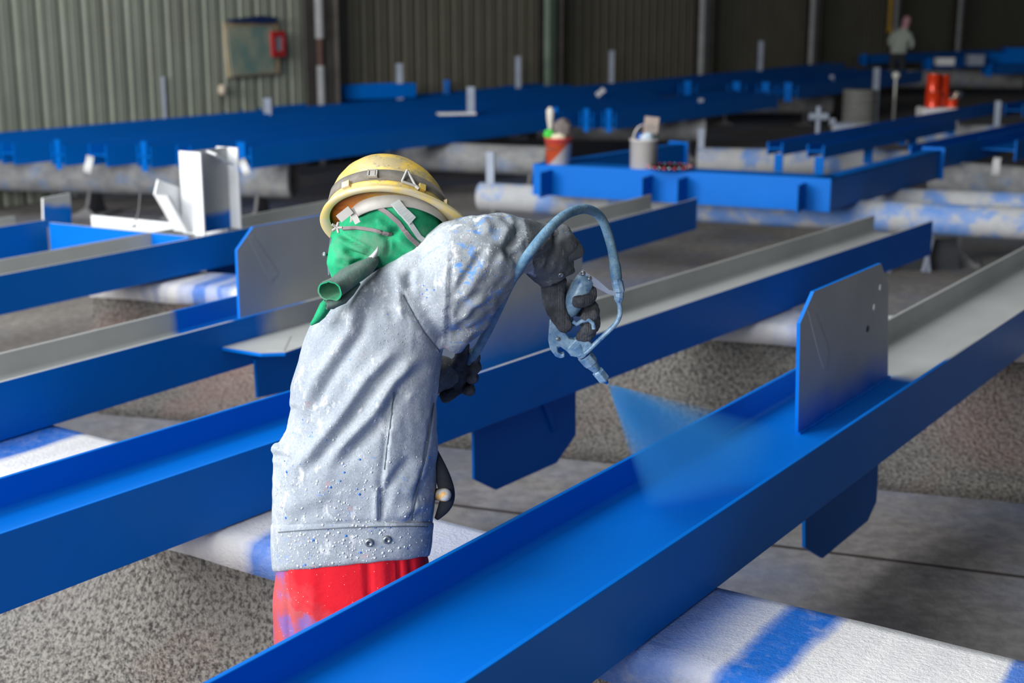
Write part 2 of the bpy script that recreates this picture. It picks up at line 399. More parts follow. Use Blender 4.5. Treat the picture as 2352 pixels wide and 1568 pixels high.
def capA(a, u, n, s):
    bd_ = (atz(2352, 711, 0.80) - atz(1067, 1568, 0.80)).normalized(); bx, by = bd_.dot(u), bd_.dot(Vector((-u.y, u.x, 0)))
    so = lambda px: (atz(px, 942 + 0.2405 * px, 0.585) - a).dot(u)
    st = [(-300, .0), (40, .1), (100, .25), (120, .95), (200, .95), (212, .0), (480, .0), (540, .3), (600, .1), (800, .0), (815, .85), (880, .8), (900, .1), (980, .25), (1110, .3), (1600, .9), (1715, .75), (1780, .35), (1822, .2), (1838, 1.), (1932, 1.), (1944, .0), (2060, .02), (2200, 0.), (2335, .05), (2350, .9), (2480, .9), (2500, 0)]  # faint blue right of the worker paints his shadow; other stripes are paint
    return t_mat_cap('striped_cap', stripes=(so(-400), so(2600), [(so(q), v) for q, v in st]), slant=-bx / by)
supA = support('nearest support under the front beam, its thick top striped white and blue', A1, A2, wA, 2.2, 1.6, cap=capA)
B1, B2 = atz(211, 682, 0.485), atz(1828, 796, 0.485); uB = (B2 - B1).normalized(); nB = Vector((uB.y, -uB.x, 0))
if nB.y > 0: nB = -nB
supB = support('second support from the camera, caked white and blue under the middle beams', B1 - nB * 0.42 + Vector((0, 0, 0.1)), B2 - nB * 0.42 + Vector((0, 0, 0.1)), 0.42, 0.02, 5.0, foot=0.62)
# ------------------------------------------------------------------ H-beams lying on their flange tips, web level
def hbeam(label, A, B, w, fh, inner=None, outer=None, group='blue steel beams', tf=0.014, tw=0.012, name='steel_girder', bev=False):
    """A -> B: outer top edge of the near flange; the section lies to the left of A->B"""
    u = (B - A); u.z = 0; L = u.length; u.normalize(); rz = math.atan2(u.y, u.x); lft = Vector((-u.y, u.x, 0))
    c = A + lft * (w / 2)
    root = empty(name, (c.x, c.y, A.z - fh), label, 'beam', group, rz)
    root['L'] = L; inner = inner or M_BLUE; outer = outer or M_BLUE
    mats = [outer, inner]; h = w / 2
    m = MB(); m.box((L / 2, -h + tf / 2, fh / 2), (L, tf, fh), [0, 1, 0, 0, 1, 0]); o1 = obj('flange', m, mats, root, local=True)
    m = MB(); m.box((L / 2, h - tf / 2, fh / 2), (L, tf, fh), [0, 1, 1, 0, 0, 0]); o2 = obj('flange', m, mats, root, local=True)
    m = MB(); m.box((L / 2, 0, fh / 2), (L, w - 2 * tf, tw), [0, 1, 0, 0, 0, 0])
    if bev:                                        # the rolled fillet between web and flange
        for sgn in (-1, 1):
            y0 = sgn * (h - tf); r = 0.016; z0 = fh / 2 + tw / 2; K = 4
            arc = [(y0 - sgn * r * (1 - math.sin(a)), z0 + r * (1 - math.cos(a))) for a in [math.pi / 2 * q / K for q in range(K + 1)]]
            vs = [(0, y, z) for y, z in arc] + [(L, y, z) for y, z in arc]
            fs = [(q, q + 1, K + 2 + q, K + 1 + q) if sgn < 0 else (q + 1, q, K + 1 + q, K + 2 + q) for q in range(K)]
            m.add(vs, fs, 1, True)
    obj('web', m, mats, root, local=True)
    if bev:
        for o in (o1, o2): bevel(o, 0.0025, 2)
    return root
def bloc(root, px, py, off=None, z=None):
    """a pixel's point in beam coordinates, on the upright plane y = off or on the level plane z"""
    M = rootinv(root); o = M @ CAM; d = (M.to_3x3() @ ray(px, py))
    t = (off - o.y) / d.y if z is None else (z - o.z) / d.z
    return o + d * t
def plate_px(root, poly, off, th, mats, name='gusset_plate', mirror=False):
    P = [bloc(root, px, py, off=off) for px, py in poly]
    m = MB(); m.prism(P, Vector((0, th, 0)), 0, 1); return obj(name, m, mats, root, local=True)
ZT = 0.80; FH = 0.21
# --- front beam
fa, fb = atz(1067, 1568, ZT), atz(2352, 711, ZT); fd = (fb - fa).normalized(); FA = fa - fd * 1.5; FB = fb + fd * 3.0
LF = (FB - FA).length
tmp = bpy.data.objects.new('t', None)
gpx = None
W1 = 0.43
u = fd; lft = Vector((-u.y, u.x, 0))
def s_of(px, py, z): return (atz(px, py, z) - FA).dot(fd)
s_in = s_of(2085, 872, ZT - FH / 2)
MI1 = paint('front_beam_inside', [(0, 1.0), (s_in - 0.06, 1.0), (s_in + 0.02, 0.0), (LF, 0.0)], LF, wob=0.012)
MO1 = paint('front_beam_face', [(0, 1.0), (s_of(1900, 1010, ZT) + 0.2, 1.0), (s_of(2352, 711, ZT) + 0.6, 0.8), (LF, 0.7)], LF)
beam1 = hbeam('freshly sprayed blue beam running across the foreground', FA, FB, W1, FH, MI1, MO1, bev=True)
zw = FH / 2 + 0.006
M_PLATE1 = None
g0 = bloc(beam1, 1830, 997, z=zw); g1 = bloc(beam1, 2037, 866, z=zw); offg = (g0.y + g1.y) / 2
M_PL = paint('plate_face', [(0, 0.0), (1, 0.0)], LF, z_fade=(zw + 0.0, zw + 0.13))
gp = plate_px(beam1, [(1829, 997), (1834, 742), (1866, 669), (2020, 604), (2037, 652), (2036, 866)], offg, 0.012, [M_PL, M_BLUE])
gp['label'] = 'grey plate with bright blue edges'
# discs for the plate's bolt holes: light behind painted pale on two, one dark
for (px, py, c) in ((2022, 660, (248, 250, 252)), (2008, 705, (248, 250, 252)), (1993, 755, (40, 42, 44))):
    p = bloc(beam1, px, py, off=offg - 0.0065); m = MB()
    m.lathe([(0.0, 0.0), (0.0125, 0.0), (0.0125, 0.0015), (0.0, 0.0016)], p + Vector((0, 0.0005, 0)), axis=(0, -1, 0), n=16)
    obj('bolt_hole_disc', m, simple('hole_tone', c, 0.6), gp)if False else obj('bolt_hole_disc', m, simple('hole_tone', c, 0.6), gp, local=True)
def strip_on_plate(plate, root, off, pts, wpx, mat, name='tape_mark'):
    P = [bloc(root, px, py, off=off) for px, py in pts]
    m = MB(); m.prism(P, Vector((0, 0.002, 0))); return obj(name, m, mat, plate, local=True)
M_TAPE = simple('weld_scar', (150, 152, 152), 0.35, 0, 0.1)
strip_on_plate(gp, beam1, offg - 0.0075, [(1855, 712), (1873, 720), (1903, 800), (1899, 842), (1892, 848), (1880, 812)], 0, M_PL)
# weld bead at the foot of the plate
m = MB(); q0 = bloc(beam1, 1830, 997, z=zw); q1 = bloc(beam1, 2037, 866, z=zw)
pts = [Vector((q0.x + (q1.x - q0.x) * i / 30, offg - 0.008 + 0.002 * math.sin(i * 2.4), zw + 0.002)) for i in range(31)]
m.tube(pts, [0.006 + 0.0015 * math.sin(i * 1.7) for i in range(31)], 8); obj('weld_bead', m, M_BLUE, gp, local=True)
hp = plate_px(beam1, [(1845, 1120), (1846, 1256), (1886, 1281), (1990, 1195), (2010, 1150), (2018, 1000)], offg, 0.012, [M_BLUE, M_BLUE], 'hanging_plate')
# --- second beam (behind the worker)
ba, bb = atz(0, 1226, ZT), atz(2143, 507, ZT); bd = (bb - ba).normalized(); BA = ba - bd * 1.2
s2 = lambda px, py, z=ZT: (atz(px, py, z) - BA).dot(bd)
LB = (bb - BA).length
se = s2(1000, 880)
MI2 = paint('second_beam_inside', [(0, 1.0), (se, 1.0), (se + 0.35, 0.0), (LB, 0.0)], LB)
MO2 = M_BLUE
beam2 = hbeam('long blue beam right behind the worker, its far half still grey inside', BA, bb, 0.385, FH, MI2, MO2, bev=True)
for sgn in (0,):
    off2 = 0.0
    M_PL2 = paint('plate_face_two', [(0, 0.0), (1, 0.0)], LB, z_fade=(FH / 2 + 0.05, FH / 2 + 0.30))
    p2 = plate_px(beam2, [(1050, 892), (1050, 680), (1085, 625), (1300, 555), (1334, 585), (1338, 790)], off2, 0.012, [M_PL2, M_BLUE])
    p2['label'] = 'grey upright plate hidden partly by the arm'
    h2 = plate_px(beam2, [(1085, 930), (1087, 1100), (1137, 1124), (1276, 1062), (1320, 998), (1320, 860)], off2, 0.012, [M_BLUE, M_BLUE], 'hanging_plate')
    m = MB(); P = [bloc(beam2, px, py, off=off2 - 0.012) for px, py in ((1243, 925), (1262, 930), (1271, 993))]
    m.prism(P, Vector((0, 0.014, 0))); obj('stiffener', m, M_BLUE, beam2, local=True)
# --- third beam
ca, cb = atz(0, 878, ZT), atz(1602, 455, ZT); cd = (cb - ca).normalized(); CA = ca - cd * 1.0; LC = (cb - CA).length
s3 = lambda px, py, z=ZT: (atz(px, py, z) - CA).dot(cd)
sA, sB = s3(436, 764), s3(560, 728)
MI3 = paint('third_beam_inside', [(0, 0.0), (sA + 0.24, 0.0), (sA + 0.27, 1.0), (sB + 0.35, 1.0), (sB + 0.42, 0.0), (LC, 0.0)], LC, wob=0.01)
MO3 = paint('third_beam_face', [(0, 1.0), (sB + 0.05, 1.0), (sB + 0.22, 0.0), (s3(900, 640), 0.0), (s3(980, 620), 1.0), (LC, 1.0)], LC)
beam3 = hbeam('third beam from the camera, half grey with a big chamfered plate', CA, cb, 0.36, FH, MI3, MO3, bev=True)
off3 = 0.03
M_PL3 = M_PRIM
p3 = plate_px(beam3, [(549, 745), (542, 574), (579, 521), (775, 487), (800, 530), (800, 690)], off3, 0.013, [M_PRIM, M_BLUE])
p3['label'] = 'grey plate with a bright blue edge'
strip_on_plate(p3, beam3, off3 - 0.0075, [(570, 545), (582, 540), (632, 615), (640, 628), (622, 645), (608, 622)], 0, M_PRIM)
zm = FH / 2
sh = [bloc(beam3, px, py, z=zm) for px, py in ((500, 799), (600, 815), (655, 813), (735, 785), (745, 725))]
y0 = -0.18; shp = [Vector((sh[0].x, y0, zm))] + [Vector((p.x, min(p.y, y0 - 0.01), zm)) for p in sh[1:4]] + [Vector((sh[3].x + 0.25, y0, zm))]
m = MB(); m.prism(shp, Vector((0, 0, 0.014)), 0, 1); sp = obj('shelf_plate', m, [M_PRIM, M_BLUE], beam3, local=True)
rr = [bloc(beam3, px, py, z=zm + 0.008) for px, py in ((634, 775), (668, 772), (652, 806), (615, 806))]
m = MB(); m.prism(rr, Vector((0, 0, 0.003))); obj('tape_mark', m, M_PRIM, sp, local=True)
plate_px(beam3, [(584, 826), (590, 913), (700, 890), (700, 790)], -0.19, 0.014, [M_BLUE, M_BLUE], 'hanging_plate')
# --- fourth beam with the stub column and the cross member
da, db = atz(0, 632, ZT), atz(560, 525, ZT); dd = (db - da).normalized(); DA = da - dd * 1.0; DB = db + dd * 1.9; LD = (DB - DA).length
MI4 = M_PRIM
beam4 = hbeam('fourth beam from the camera carrying the white stub column', DA, DB, 0.36, 0.195, M_PRIM, M_BLUE)
plate_px(beam4, [(474, 560), (476, 640), (560, 640), (560, 540)], 0.0, 0.012, [M_BLUE, M_BLUE], 'hanging_plate')
# the stub stands on the beam (welded: part of it)
M_WHITE = paint('white_primer', [(0, 0.0), (1, 0.0)], 1.0)
tw_ = NT('white_undercoat'); tw_.col(tw_.mix(tw_.ramp(tw_.noise(3.2, 4, 0.65), [(0.6, 0.0), (0.78, 0.6)]), lin((226, 228, 230)), lin((110, 160, 220)))).set(0.4)
M_WHITE = tw_.mat
g = bloc(beam4, 450, 541, z=0.195 * 0.5 + 0.01); sx0 = g.x
zs0, hst = 0.195, 0.47
def ypx(px, py, z): return bloc(beam4, px, py, z=z)
b0 = bloc(beam4, 418, 536, z=0.195); b1 = bloc(beam4, 474, 541, z=0.195)
xs = b1.x; yn = -0.165; wfl = 0.165; dst = 0.30
m = MB(); m.box((xs, yn + wfl / 2, zs0 + hst / 2), (0.012, wfl, hst)); obj('stub_flange', m, M_WHITE, beam4, local=True)
m = MB(); m.box((xs + dst, yn + wfl / 2, zs0 + hst / 2), (0.012, wfl, hst)); obj('stub_flange', m, M_WHITE, beam4, local=True)
m = MB(); m.box((xs + dst / 2, yn + wfl / 2, zs0 + hst / 2), (dst, 0.01, hst)); obj('stub_web', m, paint('stub_web', [(0, 0), (1, 0)], 1.0, z_fade=(zs0 + 0.08, zs0 + 0.12)), beam4, local=True)
m = MB(); m.box((xs + dst * 0.62, yn + wfl * 0.25, zs0 + hst - 0.05), (dst * 0.5, 0.09, 0.012), 0, Matrix.Rotation(0.5, 3, 'Y') @ Matrix.Rotation(0.2, 3, 'X')); obj('stub_bracket', m, M_WHITE, beam4, local=True)
# the slanting brace beside it, a piece of angle steel
br = [bloc(beam4, px, py, off=0.02) for px, py in ((362, 412), (424, 436), (428, 530), (404, 530), (354, 446))]
m = MB(); m.prism(br, Vector((0, 0.012, 0))); bo = obj('brace', m, M_WHITE, beam4, local=True)
m = MB(); br2 = [bloc(beam4, px, py, off=0.02) for px, py in ((354, 446), (362, 448), (408, 530), (400, 530))]
m.prism([p + Vector((0, -0.05, 0)) for p in br2], Vector((0, 0.10, 0))); obj('brace', m, M_WHITE, beam4, local=True)
ea, eb = atz(112, 511, ZT), atz(432, 543, ZT)
beam6 = hbeam('short bright blue cross member with a white inside beside the stub column', ea, eb, 0.36, 0.20, M_WHITE, M_BLUE)
# --- fifth beam, at the far left
ga, gb = atz(0, 521, ZT), atz(107, 504, ZT); gd = (gb - ga).normalized(); GA = ga - gd * 1.5
beam5 = hbeam('stubby blue beam end at far left with a small upright plate', GA, gb, 0.30, 0.195, M_PRIM, M_BLUE)
ep = paint('end_plate', [(0, 0), (1, 0)], 1.0, z_fade=(0.195 + 0.06, 0.195 + 0.10))
Lg = beam5['L']
plate_px(beam5, [(99, 520), (97, 455), (160, 443), (163, 490), (163, 520)], -0.10, 0.012, [ep, M_WHITE], 'end_plate')
# ------------------------------------------------------------------ farther rows: pipe supports on stands
M_DARKSTAND = simple('dark_plate', (62, 66, 72), 0.85, 0, 0.1, 5)
def pipe_row(label, pL, pR, r, stands=(), z=None, group='painted pipe supports', stakes=(), ends=True, mat=None):
    """pL, pR: world points at the pipe's axis ends; stands: fractions along it"""
    ax = pR - pL; L = ax.length; u = ax.normalized(); n = Vector((u.y, -u.x, 0))
    if n.y > 0: n = -n
    root = empty('pipe_support', (pL.x, pL.y, 0), label, 'pipe', group)
    m = MB(); K = max(2, int(L / 0.25))
    rr = [r * (1 + 0.02 * noise.noise(Vector((i * 0.7, pL.x, pL.y)))) for i in range(K + 1)]
    m.tube([pL + u * (L * i / K) for i in range(K + 1)], rr, 24, 0); obj('pipe', m, mat or M_PIPE, root)
    for e, sgn in ((pL, -1), (pR, 1)):
        m = MB(); m.lathe([(0.0, 0.0), (r * 0.82, 0.0), (r * 0.86, 0.012), (r * 0.9, 0.0)], e + u * sgn * 0.004, axis=u * sgn, n=24); obj('pipe_end', m, M_STAND, root)
    for f in stands:
        p = pL + u * (L * f); h = p.z - r * 0.6; w = r * 1.35
        m = MB(); t = Vector((0, 0, 1))
        m.prism([Vector((p.x, p.y, 0)) + n * 0.9 * w, Vector((p.x, p.y, h)) + n * 0.35 * w, Vector((p.x, p.y, h)) - n * 0.35 * w, Vector((p.x, p.y, 0)) - n * 0.9 * w], u * 0.03, 0)
        m.prism([Vector((p.x, p.y, 0.0)) - u * 0.16 + n * w, Vector((p.x, p.y, 0.0)) + u * 0.16 + n * w, Vector((p.x, p.y, h * 0.35)) + n * w * 0.75, ], n * 0.02, 0)
        m.box(p + Vector((0, 0, 0.012 - p.z)), (0.34, 0.34, 0.024), 0, Matrix.Rotation(math.atan2(u.y, u.x), 3, 'Z'))
        obj('stand', m, M_STAND, root)
    for f, hh in stakes:
        p = pL + u * (L * f)
        m = MB(); m.box(p + Vector((0, 0, r + hh / 2 - 0.02)), (0.07, 0.03, hh + 0.04), 0, Matrix.Rotation(math.atan2(u.y, u.x), 3, 'Z')); obj('stop_post', m, M_STK, root)
    return root
M_STK = simple('stop_post_paint', (150, 160, 178), 0.6, 0, 0.12, 6)
ZP = 0.585
def t_mottled():
    t = NT('mottled_pipe'); c = t.mix(t.noise(9, 5, 0.6), lin((150, 153, 160)), lin((188, 189, 190)))
    c = t.mix(t.ramp(t.noise(3.4, 4, 0.6), [(0.48, 0.0), (0.56, 0.55), (0.68, 0.8)]), c, lin((52, 124, 208)))
    t.col(c).set(0.7, 0, 0.3); t.bump(t.noise(25, 5), 0.5, 0.01); return t.mat
M_MOT = t_mottled()
def pend(px, py, r): 
    """axis end of a pipe whose top line passes the pixel at beam-seat height"""
    p = atz(px, py, ZP); return p - Vector((0, 0, r))
# left pipe under the stacked beams (right end in view)
pipe_row('fat grey pipe at left whose round end shows beside the yellow helmet', pend(-60, 353, 0.185), pend(672, 368, 0.185), 0.185, (0.38, 0.66, 0.90, ))
# second pipe under the far end of that stack
pipe_row('grey pipe in shadow under the far end of the stacked beams', pend(900, 322, 0.16), pend(1262, 336, 0.16), 0.16, (0.9,), mat=M_PIPE)
pipe_row('grey pipe behind the paint buckets with a dark round end', pend(1235, 268, 0.16), pend(1618, 268, 0.16), 0.16, (0.1, 0.9), stakes=((0.975, 0.24),))
pipe_row('dim grey pipe at upper right with a blue tipped post', pend(1605, 206, 0.2), pend(1912, 208, 0.2), 0.2, (0.2, 0.8), stakes=((0.99, 0.26),))
pipe_row('far pipe before the dark bay at upper right', pend(1787, 158, 0.2), pend(2350, 162, 0.2), 0.2, (0.2, 0.7), stakes=((0.01, 0.3),))
pipe_row('front pipe of the near right row under the bright blue frame', pend(1104, 424, 0.10), pend(2420, 486, 0.10), 0.12, (0.03,), stakes=((0.02, 0.26),), mat=M_MOT)
pipe_row('rear pipe of the near right row, mottled white and blue', pend(1990, 433, 0.11), pend(2440, 448, 0.11), 0.12, (0.5,), mat=M_MOT)
pipe_row('white and blue pipe under the narrow beams at right', pend(1602, 341, 0.13), pend(2110, 347, 0.13), 0.14, (0.5,), stakes=((0.015, 0.2),), mat=M_MOT)
pipe_row('grey pipe at the right edge under the wide beam', pend(2150, 372, 0.15), pend(2440, 394, 0.15), 0.17, (0.6,))
pipe_row('short pale pipe behind the narrow beams at right', pend(1912, 281, 0.13), pend(2440, 290, 0.13), 0.13, (0.2,), stakes=((0.0, 0.05), (0.72, 0.3)), mat=M_MOT)
# trestle under the near right row
tr = empty('trestle', atz(2110, 690, 0), 'trestle with pale legs and dark panel under the near right pipe row', 'trestle')
yT = atz(2110, 520, 0.36).y + 0.02
for (a, b) in (((2046, 520), (2038, 705)), ((2122, 520), (2132, 660)), ((2150, 520), (2118, 665))):
    p, q = aty(*a, yT), aty(*b, yT - 0.05); q.z = max(q.z, 0.0); m = MB(); m.tube([p, q], 0.02, 8); obj('leg', m, M_STK, tr)
m = MB(); m.prism([aty(2054, 560, yT + 0.05), aty(2196, 545, yT + 0.05), aty(2204, 625, yT + 0.05), aty(2060, 705, yT + 0.05)], Vector((0, 0.02, 0))); obj('panel', m, M_DARKSTAND, tr)
# ------------------------------------------------------------------ stacked beams at left, running to the upper right
def hbeam_at(px, py, length, w=0.25, fh=0.205, label='', ang=0.605, group='blue steel beams', zt=0.79, name='steel_girder', stub=False):
    """px,py: the near flange's top corner at the end that faces the camera"""
    a = atz(px, py, zt); d = Vector((ang, math.sqrt(1 - ang * ang), 0))
    r = hbeam(label, a, a + d * length, w, fh, M_BLUE, M_BLUE, group)
    if stub:
        m = MB(); m.box((0.006, 0, fh / 2 + 0.0), (0.012, w * 0.42, fh * 1.35)); obj('end_plate', m, M_BLUE, r, local=True)
    return r
stack = [(575, 337, 8.0, 'front beam of the long blue stack at left, its dark side facing out'),
         (437, 336, 8.8, 'second beam from the front in the long blue stack at left'),
         (345, 335, 9.4, 'third beam from the front in the long blue stack at left'),
         (243, 333, 10.2, 'fourth beam from the front in the long blue stack at left'),
         (146, 331, 10.8, 'fifth beam from the front in the long blue stack at left'),
         (30, 329, 11.5, 'sixth beam in the long blue stack, its end at the left edge'),
         (-80, 327, 12.0, 'seventh beam in the long blue stack, starting beyond the left edge'),
         (-190, 325, 11.5, 'rearmost beam of the long blue stack, next to the wall')]
stack += [(-212, 314, 11.5, 'upper rear beam of the long blue stack along the wall, showing above the rest'), ]
for i, (x, y, L, lb) in enumerate(stack):
    hbeam_at(x, y, L, 0.25 if i in (0, 3) else 0.19, 0.205, lb, 0.575, 'blue beams stacked at left', stub=(i in (0, 2, 4)))
for (x, y, L, lb) in ((1414, 258, 9.0, 'front beam of the middle stack, ending beyond the buckets'),
                      (1362, 257, 9.5, 'rear beam of the middle stack beyond the buckets'),
                      (1290, 254, 10.0, 'third beam of the middle stack, touching the long stack')):
    hbeam_at(x, y, L * 0.5, 0.19, 0.205, lb, 0.58, 'blue beams of the middle stack', stub=True)
for (x, y, L, lb) in ((1832, 196, 6.0, 'front beam of the dim far stack at upper right'),
                      (1780, 195, 6.0, 'second beam of the dim far stack at upper right'),
                      (1713, 194, 6.5, 'third beam of the dim far stack at upper right'),
                      (1600, 192, 7.0, 'rear beam of the dim far stack at upper right')):
    hbeam_at(x, y, L, 0.32, 0.22, lb, 0.56, 'blue beams of the far stack', stub=True)
for (x, y, L, lb) in ((1420, 203, 9.0, 'long dark beam in front of the wall behind the middle stack'),
                      (1330, 203, 11.0, 'long dark beam nearest the wall behind the middle stack')):
    hbeam_at(x, y, L, 0.3, 0.205, lb, 0.555, 'dark beams before the wall')
# short beam lying on the stack, and the white angle stand beside it
p = atz(656, 236, 0.80); q = Vector((0.60, 0.80, 0))
sb_ = hbeam('short blue beam lying across the top of the long stack', p + Vector((0, 0, 0.20)), p + Vector((0, 0, 0.20)) + Vector((0.86, 0.51, 0)) * 1.9, 0.22, 0.19, M_BLUE, M_BLUE, 'blue steel beams')
b = atz(1048, 263, 0.80); r = empty('angle_stand', b, 'white angle bracket standing on the long blue stack', 'bracket')
m = MB(); m.box(b + Vector((0.0, 0, 0.012)), (0.44, 0.16, 0.024), 0, Matrix.Rotation(0.25, 3, 'Z')); obj('base_plate', m, M_WHITE, r)
m = MB(); m.box(b + Vector((0.17, 0.02, 0.17)), (0.09, 0.05, 0.30)); obj('upright', m, M_STK, r)
# grey stakes between stack and wall
stk = [(375, 181, 268), (765, 158, 212), (919, 150, 228), (1190, 133, 200), (1404, 120, 182), (1745, 98, 160), (616, 228, 262), (1026, 186, 212)]
for i, (x, y0, y1) in enumerate(stk):
    base = atz(x, y1 + 6, 0.75); h = (y1 - y0 + 6) / F * base.y
    m = MB(); m.box((base.x, base.y, (0.75 + h) / 2), (0.09, 0.05, 0.75 + h)); m.box((base.x, base.y, 0.02), (0.3, 0.3, 0.04)); m.box((base.x, base.y, 0.75 + h), (0.10, 0.06, 0.02))
    names = ['grey stake behind the left end of the stack under the notice board side', 'stake beside the pale downpipe column', 'stake right of the helmet top before the wall',
             'stake left of the green edged column', 'stake between the second and third wall columns', 'thin stake near the fourth wall column',
             'short pale stake under the notice board', 'short blue stake behind the white angle bracket']
    tag(obj('stop_stake', m, M_STK if i != 7 else M_BLUE), names[i], 'stake', 'grey stakes along the wall')
# heap of cloth on the stack at far left
b = atz(85, 278, 0.80); m = MB(); m.lathe([(0.0, 0.0), (0.42, 0.0), (0.40, 0.03), (0.2, 0.075), (0.0, 0.09)], b, n=16)
for v in m.v: v.z += 0.02 * noise.noise(v * 6); v.y = b.y + (v.y - b.y) * 0.4
tag(obj('cloth_heap', m, simple('grey_cloth', (150, 145, 150), 0.9)), 'low heap of grey cloth on the stacked beams at far left', 'cloth')
# pale rags hanging at the beam ends
for i, (x, y, h, tilt, lb) in enumerate(((207, 358, 40, 0.25, 'white paper tag hanging at the left pipe'), (553, 366, 38, -0.4, 'white paper tag beside the stub column'), (2292, 362, 40, 0.1, 'blue and white tag hanging under the open beam end at right'), (1388, 205, 22, 0.9, 'small white tag on the middle stack beyond the buckets'))):
    dT = (12.6, 12.3, 12.7, 20.0)[i]; b = aty(x, y, dT); m = MB(); w = 0.065; hh = h / F * dT
    Rz = Matrix.Rotation(tilt, 3, 'Y')
    pts = [[b + Rz @ Vector((sx * w / 2, 0.012 * math.sin(k * 1.3), -hh * k / 5)) for sx in (-1, 1)] for k in range(6)]
    vs = [p for r in pts for p in r]; vs2 = [p + Vector((0, 0.006, 0)) for p in vs]
    m.add(vs, [(2 * k, 2 * k + 1, 2 * k + 3, 2 * k + 2) for k in range(5)]); m.add(vs2, [(2 * k + 2, 2 * k + 3, 2 * k + 1, 2 * k) for k in range(5)])
    tag(obj('paper_tag', m, simple('tag_paper', (214, 216, 218), 0.6)), lb, 'tag', 'paper tags')
# ------------------------------------------------------------------ bright blue frame with buckets
fl_, fr_ = aty(1222, 445, 11.15), None
fl_ = atz(1224, 447, ZP); fr_ = atz(1905, 487, ZP)
fu = (fr_ - fl_); FLn = fu.length; fu.normalize(); fn = Vector((fu.y, -fu.x, 0))
if fn.y > 0: fn = -fn
fh_ = 0.245
frame = empty('welded_assembly', fl_, 'bright blue welded frame carrying two paint buckets', 'steelwork')
UP = Vector((0, 0, 1))
def fpt(s, z, o=0.0): return fl_ + fu * s + UP * z + fn * o
def fbox(s0, s1, z0, z1, o0, o1, name, mat=None):
    m = MB(); m.prism([fpt(s0, z0, (o0 + o1) / 2), fpt(s1, z0, (o0 + o1) / 2), fpt(s1, z1, (o0 + o1) / 2), fpt(s0, z1, (o0 + o1) / 2)], fn * (o1 - o0))
    return obj(name, m, mat or M_BLUE, frame)
fbox(0, FLn, 0, fh_, -0.012, 0.0, 'web'); fbox(0, FLn, fh_ - 0.012, fh_, -0.24, -0.012, 'flange'); fbox(0, FLn, 0, 0.012, -0.24, -0.012, 'flange')
def s_frame(px): 
    best = min(range(0, 401), key=lambda i: abs(proj(fpt(FLn * i / 400, 0.1))[0] - px)); return FLn * best / 400
for a in (1266, 1496, 1576, 1847):
    s = s_frame(a); m = MB(); mid = fpt(s, fh_ * 0.47, 0.08); m.prism([fpt(s, fh_ * 0.05, 0.0), fpt(s, fh_ * 0.85, 0.0), fpt(s, fh_ * 0.85, 0.24), fpt(s, fh_ * 0.05, 0.24)], fu * 0.014); obj('cleat', m, M_BLUE, frame)
def sidebeam(p0, p1, nm):
    d = (p1 - p0); L = d.length; d.normalize(); nn = Vector((d.y, -d.x, 0))
    m = MB(); P = lambda s, z, o: p0 + d * s + UP * z + nn * o
    m.prism([P(0, 0, -0.006), P(L, 0, -0.006), P(L, fh_, -0.006), P(0, fh_, -0.006)], nn * 0.012)
    m.prism([P(0, fh_ - 0.006, -0.13), P(L, fh_ - 0.006, -0.13), P(L, fh_ - 0.006, 0.0), P(0, fh_ - 0.006, 0.0)], UP * 0.012)
    m.prism([P(0, 0.006, -0.13), P(L, 0.006, -0.13), P(L, 0.006, 0.0), P(0, 0.006, 0.0)], UP * 0.012)
    obj(nm, m, M_BLUE, frame)
    m = MB(); m.prism([P(L, -0.01, -0.17), P(L, -0.01, 0.03), P(L, fh_ + 0.02, 0.03), P(L, fh_ + 0.02, -0.17)], d * 0.014); obj('end_plate', m, M_BLUE, frame)
sidebeam(fr_, atz(2158, 409, ZP), 'side_beam'); sidebeam(fpt(0.12, 0), atz(1572, 393, ZP), 'side_beam')
# buckets
def bucket(px, py, off, h, r0, r1, mat_, label, lift=0.0):
    s = s_frame(px); b = fpt(s, fh_, off)
    root = empty('paint_bucket', b, label, 'bucket', 'paint buckets on the blue frame')
    m = MB(); m.lathe([(0, 0.003), (r0, 0.0), (r1, h), (r1 + 0.006, h), (r1 + 0.006, h + 0.008), (r1 - 0.004, h + 0.008), (r1 - 0.008, h - 0.02), (r0 - 0.004, 0.02), (0, 0.02)], b, n=28)
    obj('pail', m, mat_, root); return root, b
tb1 = NT('orange_bucket'); z_ = tb1.axis(2)
w_ = tb1.math('ADD', tb1.math('MULTIPLY', tb1.axis(0), -1.1), z_)
c_ = tb1.mix(tb1.ramp(w_, [(0.075, 0.0), (0.095, 1.0)]), lin((222, 214, 205)), lin((232, 96, 48)))
c_ = tb1.mix(tb1.ramp(z_, [(0.155, 0.0), (0.17, 1.0)]), c_, lin((226, 84, 76)))
tb1.col(c_).set(0.45)
bk1, b1_ = bucket(1270, 378, -0.11, 0.20, 0.098, 0.108, tb1.mat, 'orange and white paint bucket stuffed with rags and brushes')
tb2 = simple('white_bucket', (222, 218, 214), 0.45, 0, 0.06, 8)
bk2, b2_ = bucket(1466, 392, -0.11, 0.215, 0.105, 0.108, tb2, 'white paint bucket with a raised wire handle')
def cloth_blob(name, c, r, mat, parent, seed=0, sc=(1, 1, 1)):
    bm = bmesh.new(); bmesh.ops.create_icosphere(bm, subdivisions=3, radius=1)
    for v in bm.verts:
        d = 1 + 0.35 * noise.noise(v.co * 2.2 + Vector((seed, 0, 0))); v.co = Vector(c) + Vector((v.co.x * sc[0], v.co.y * sc[1], v.co.z * sc[2])) * r * d
    me = bpy.data.meshes.new(name); bm.to_mesh(me); bm.free(); me.polygons.foreach_set('use_smooth', [True] * len(me.polygons))
    return obj(name, me, [mat], parent)
def topmesh(o, label, cat, group=None): return tag(o, label, cat, group)
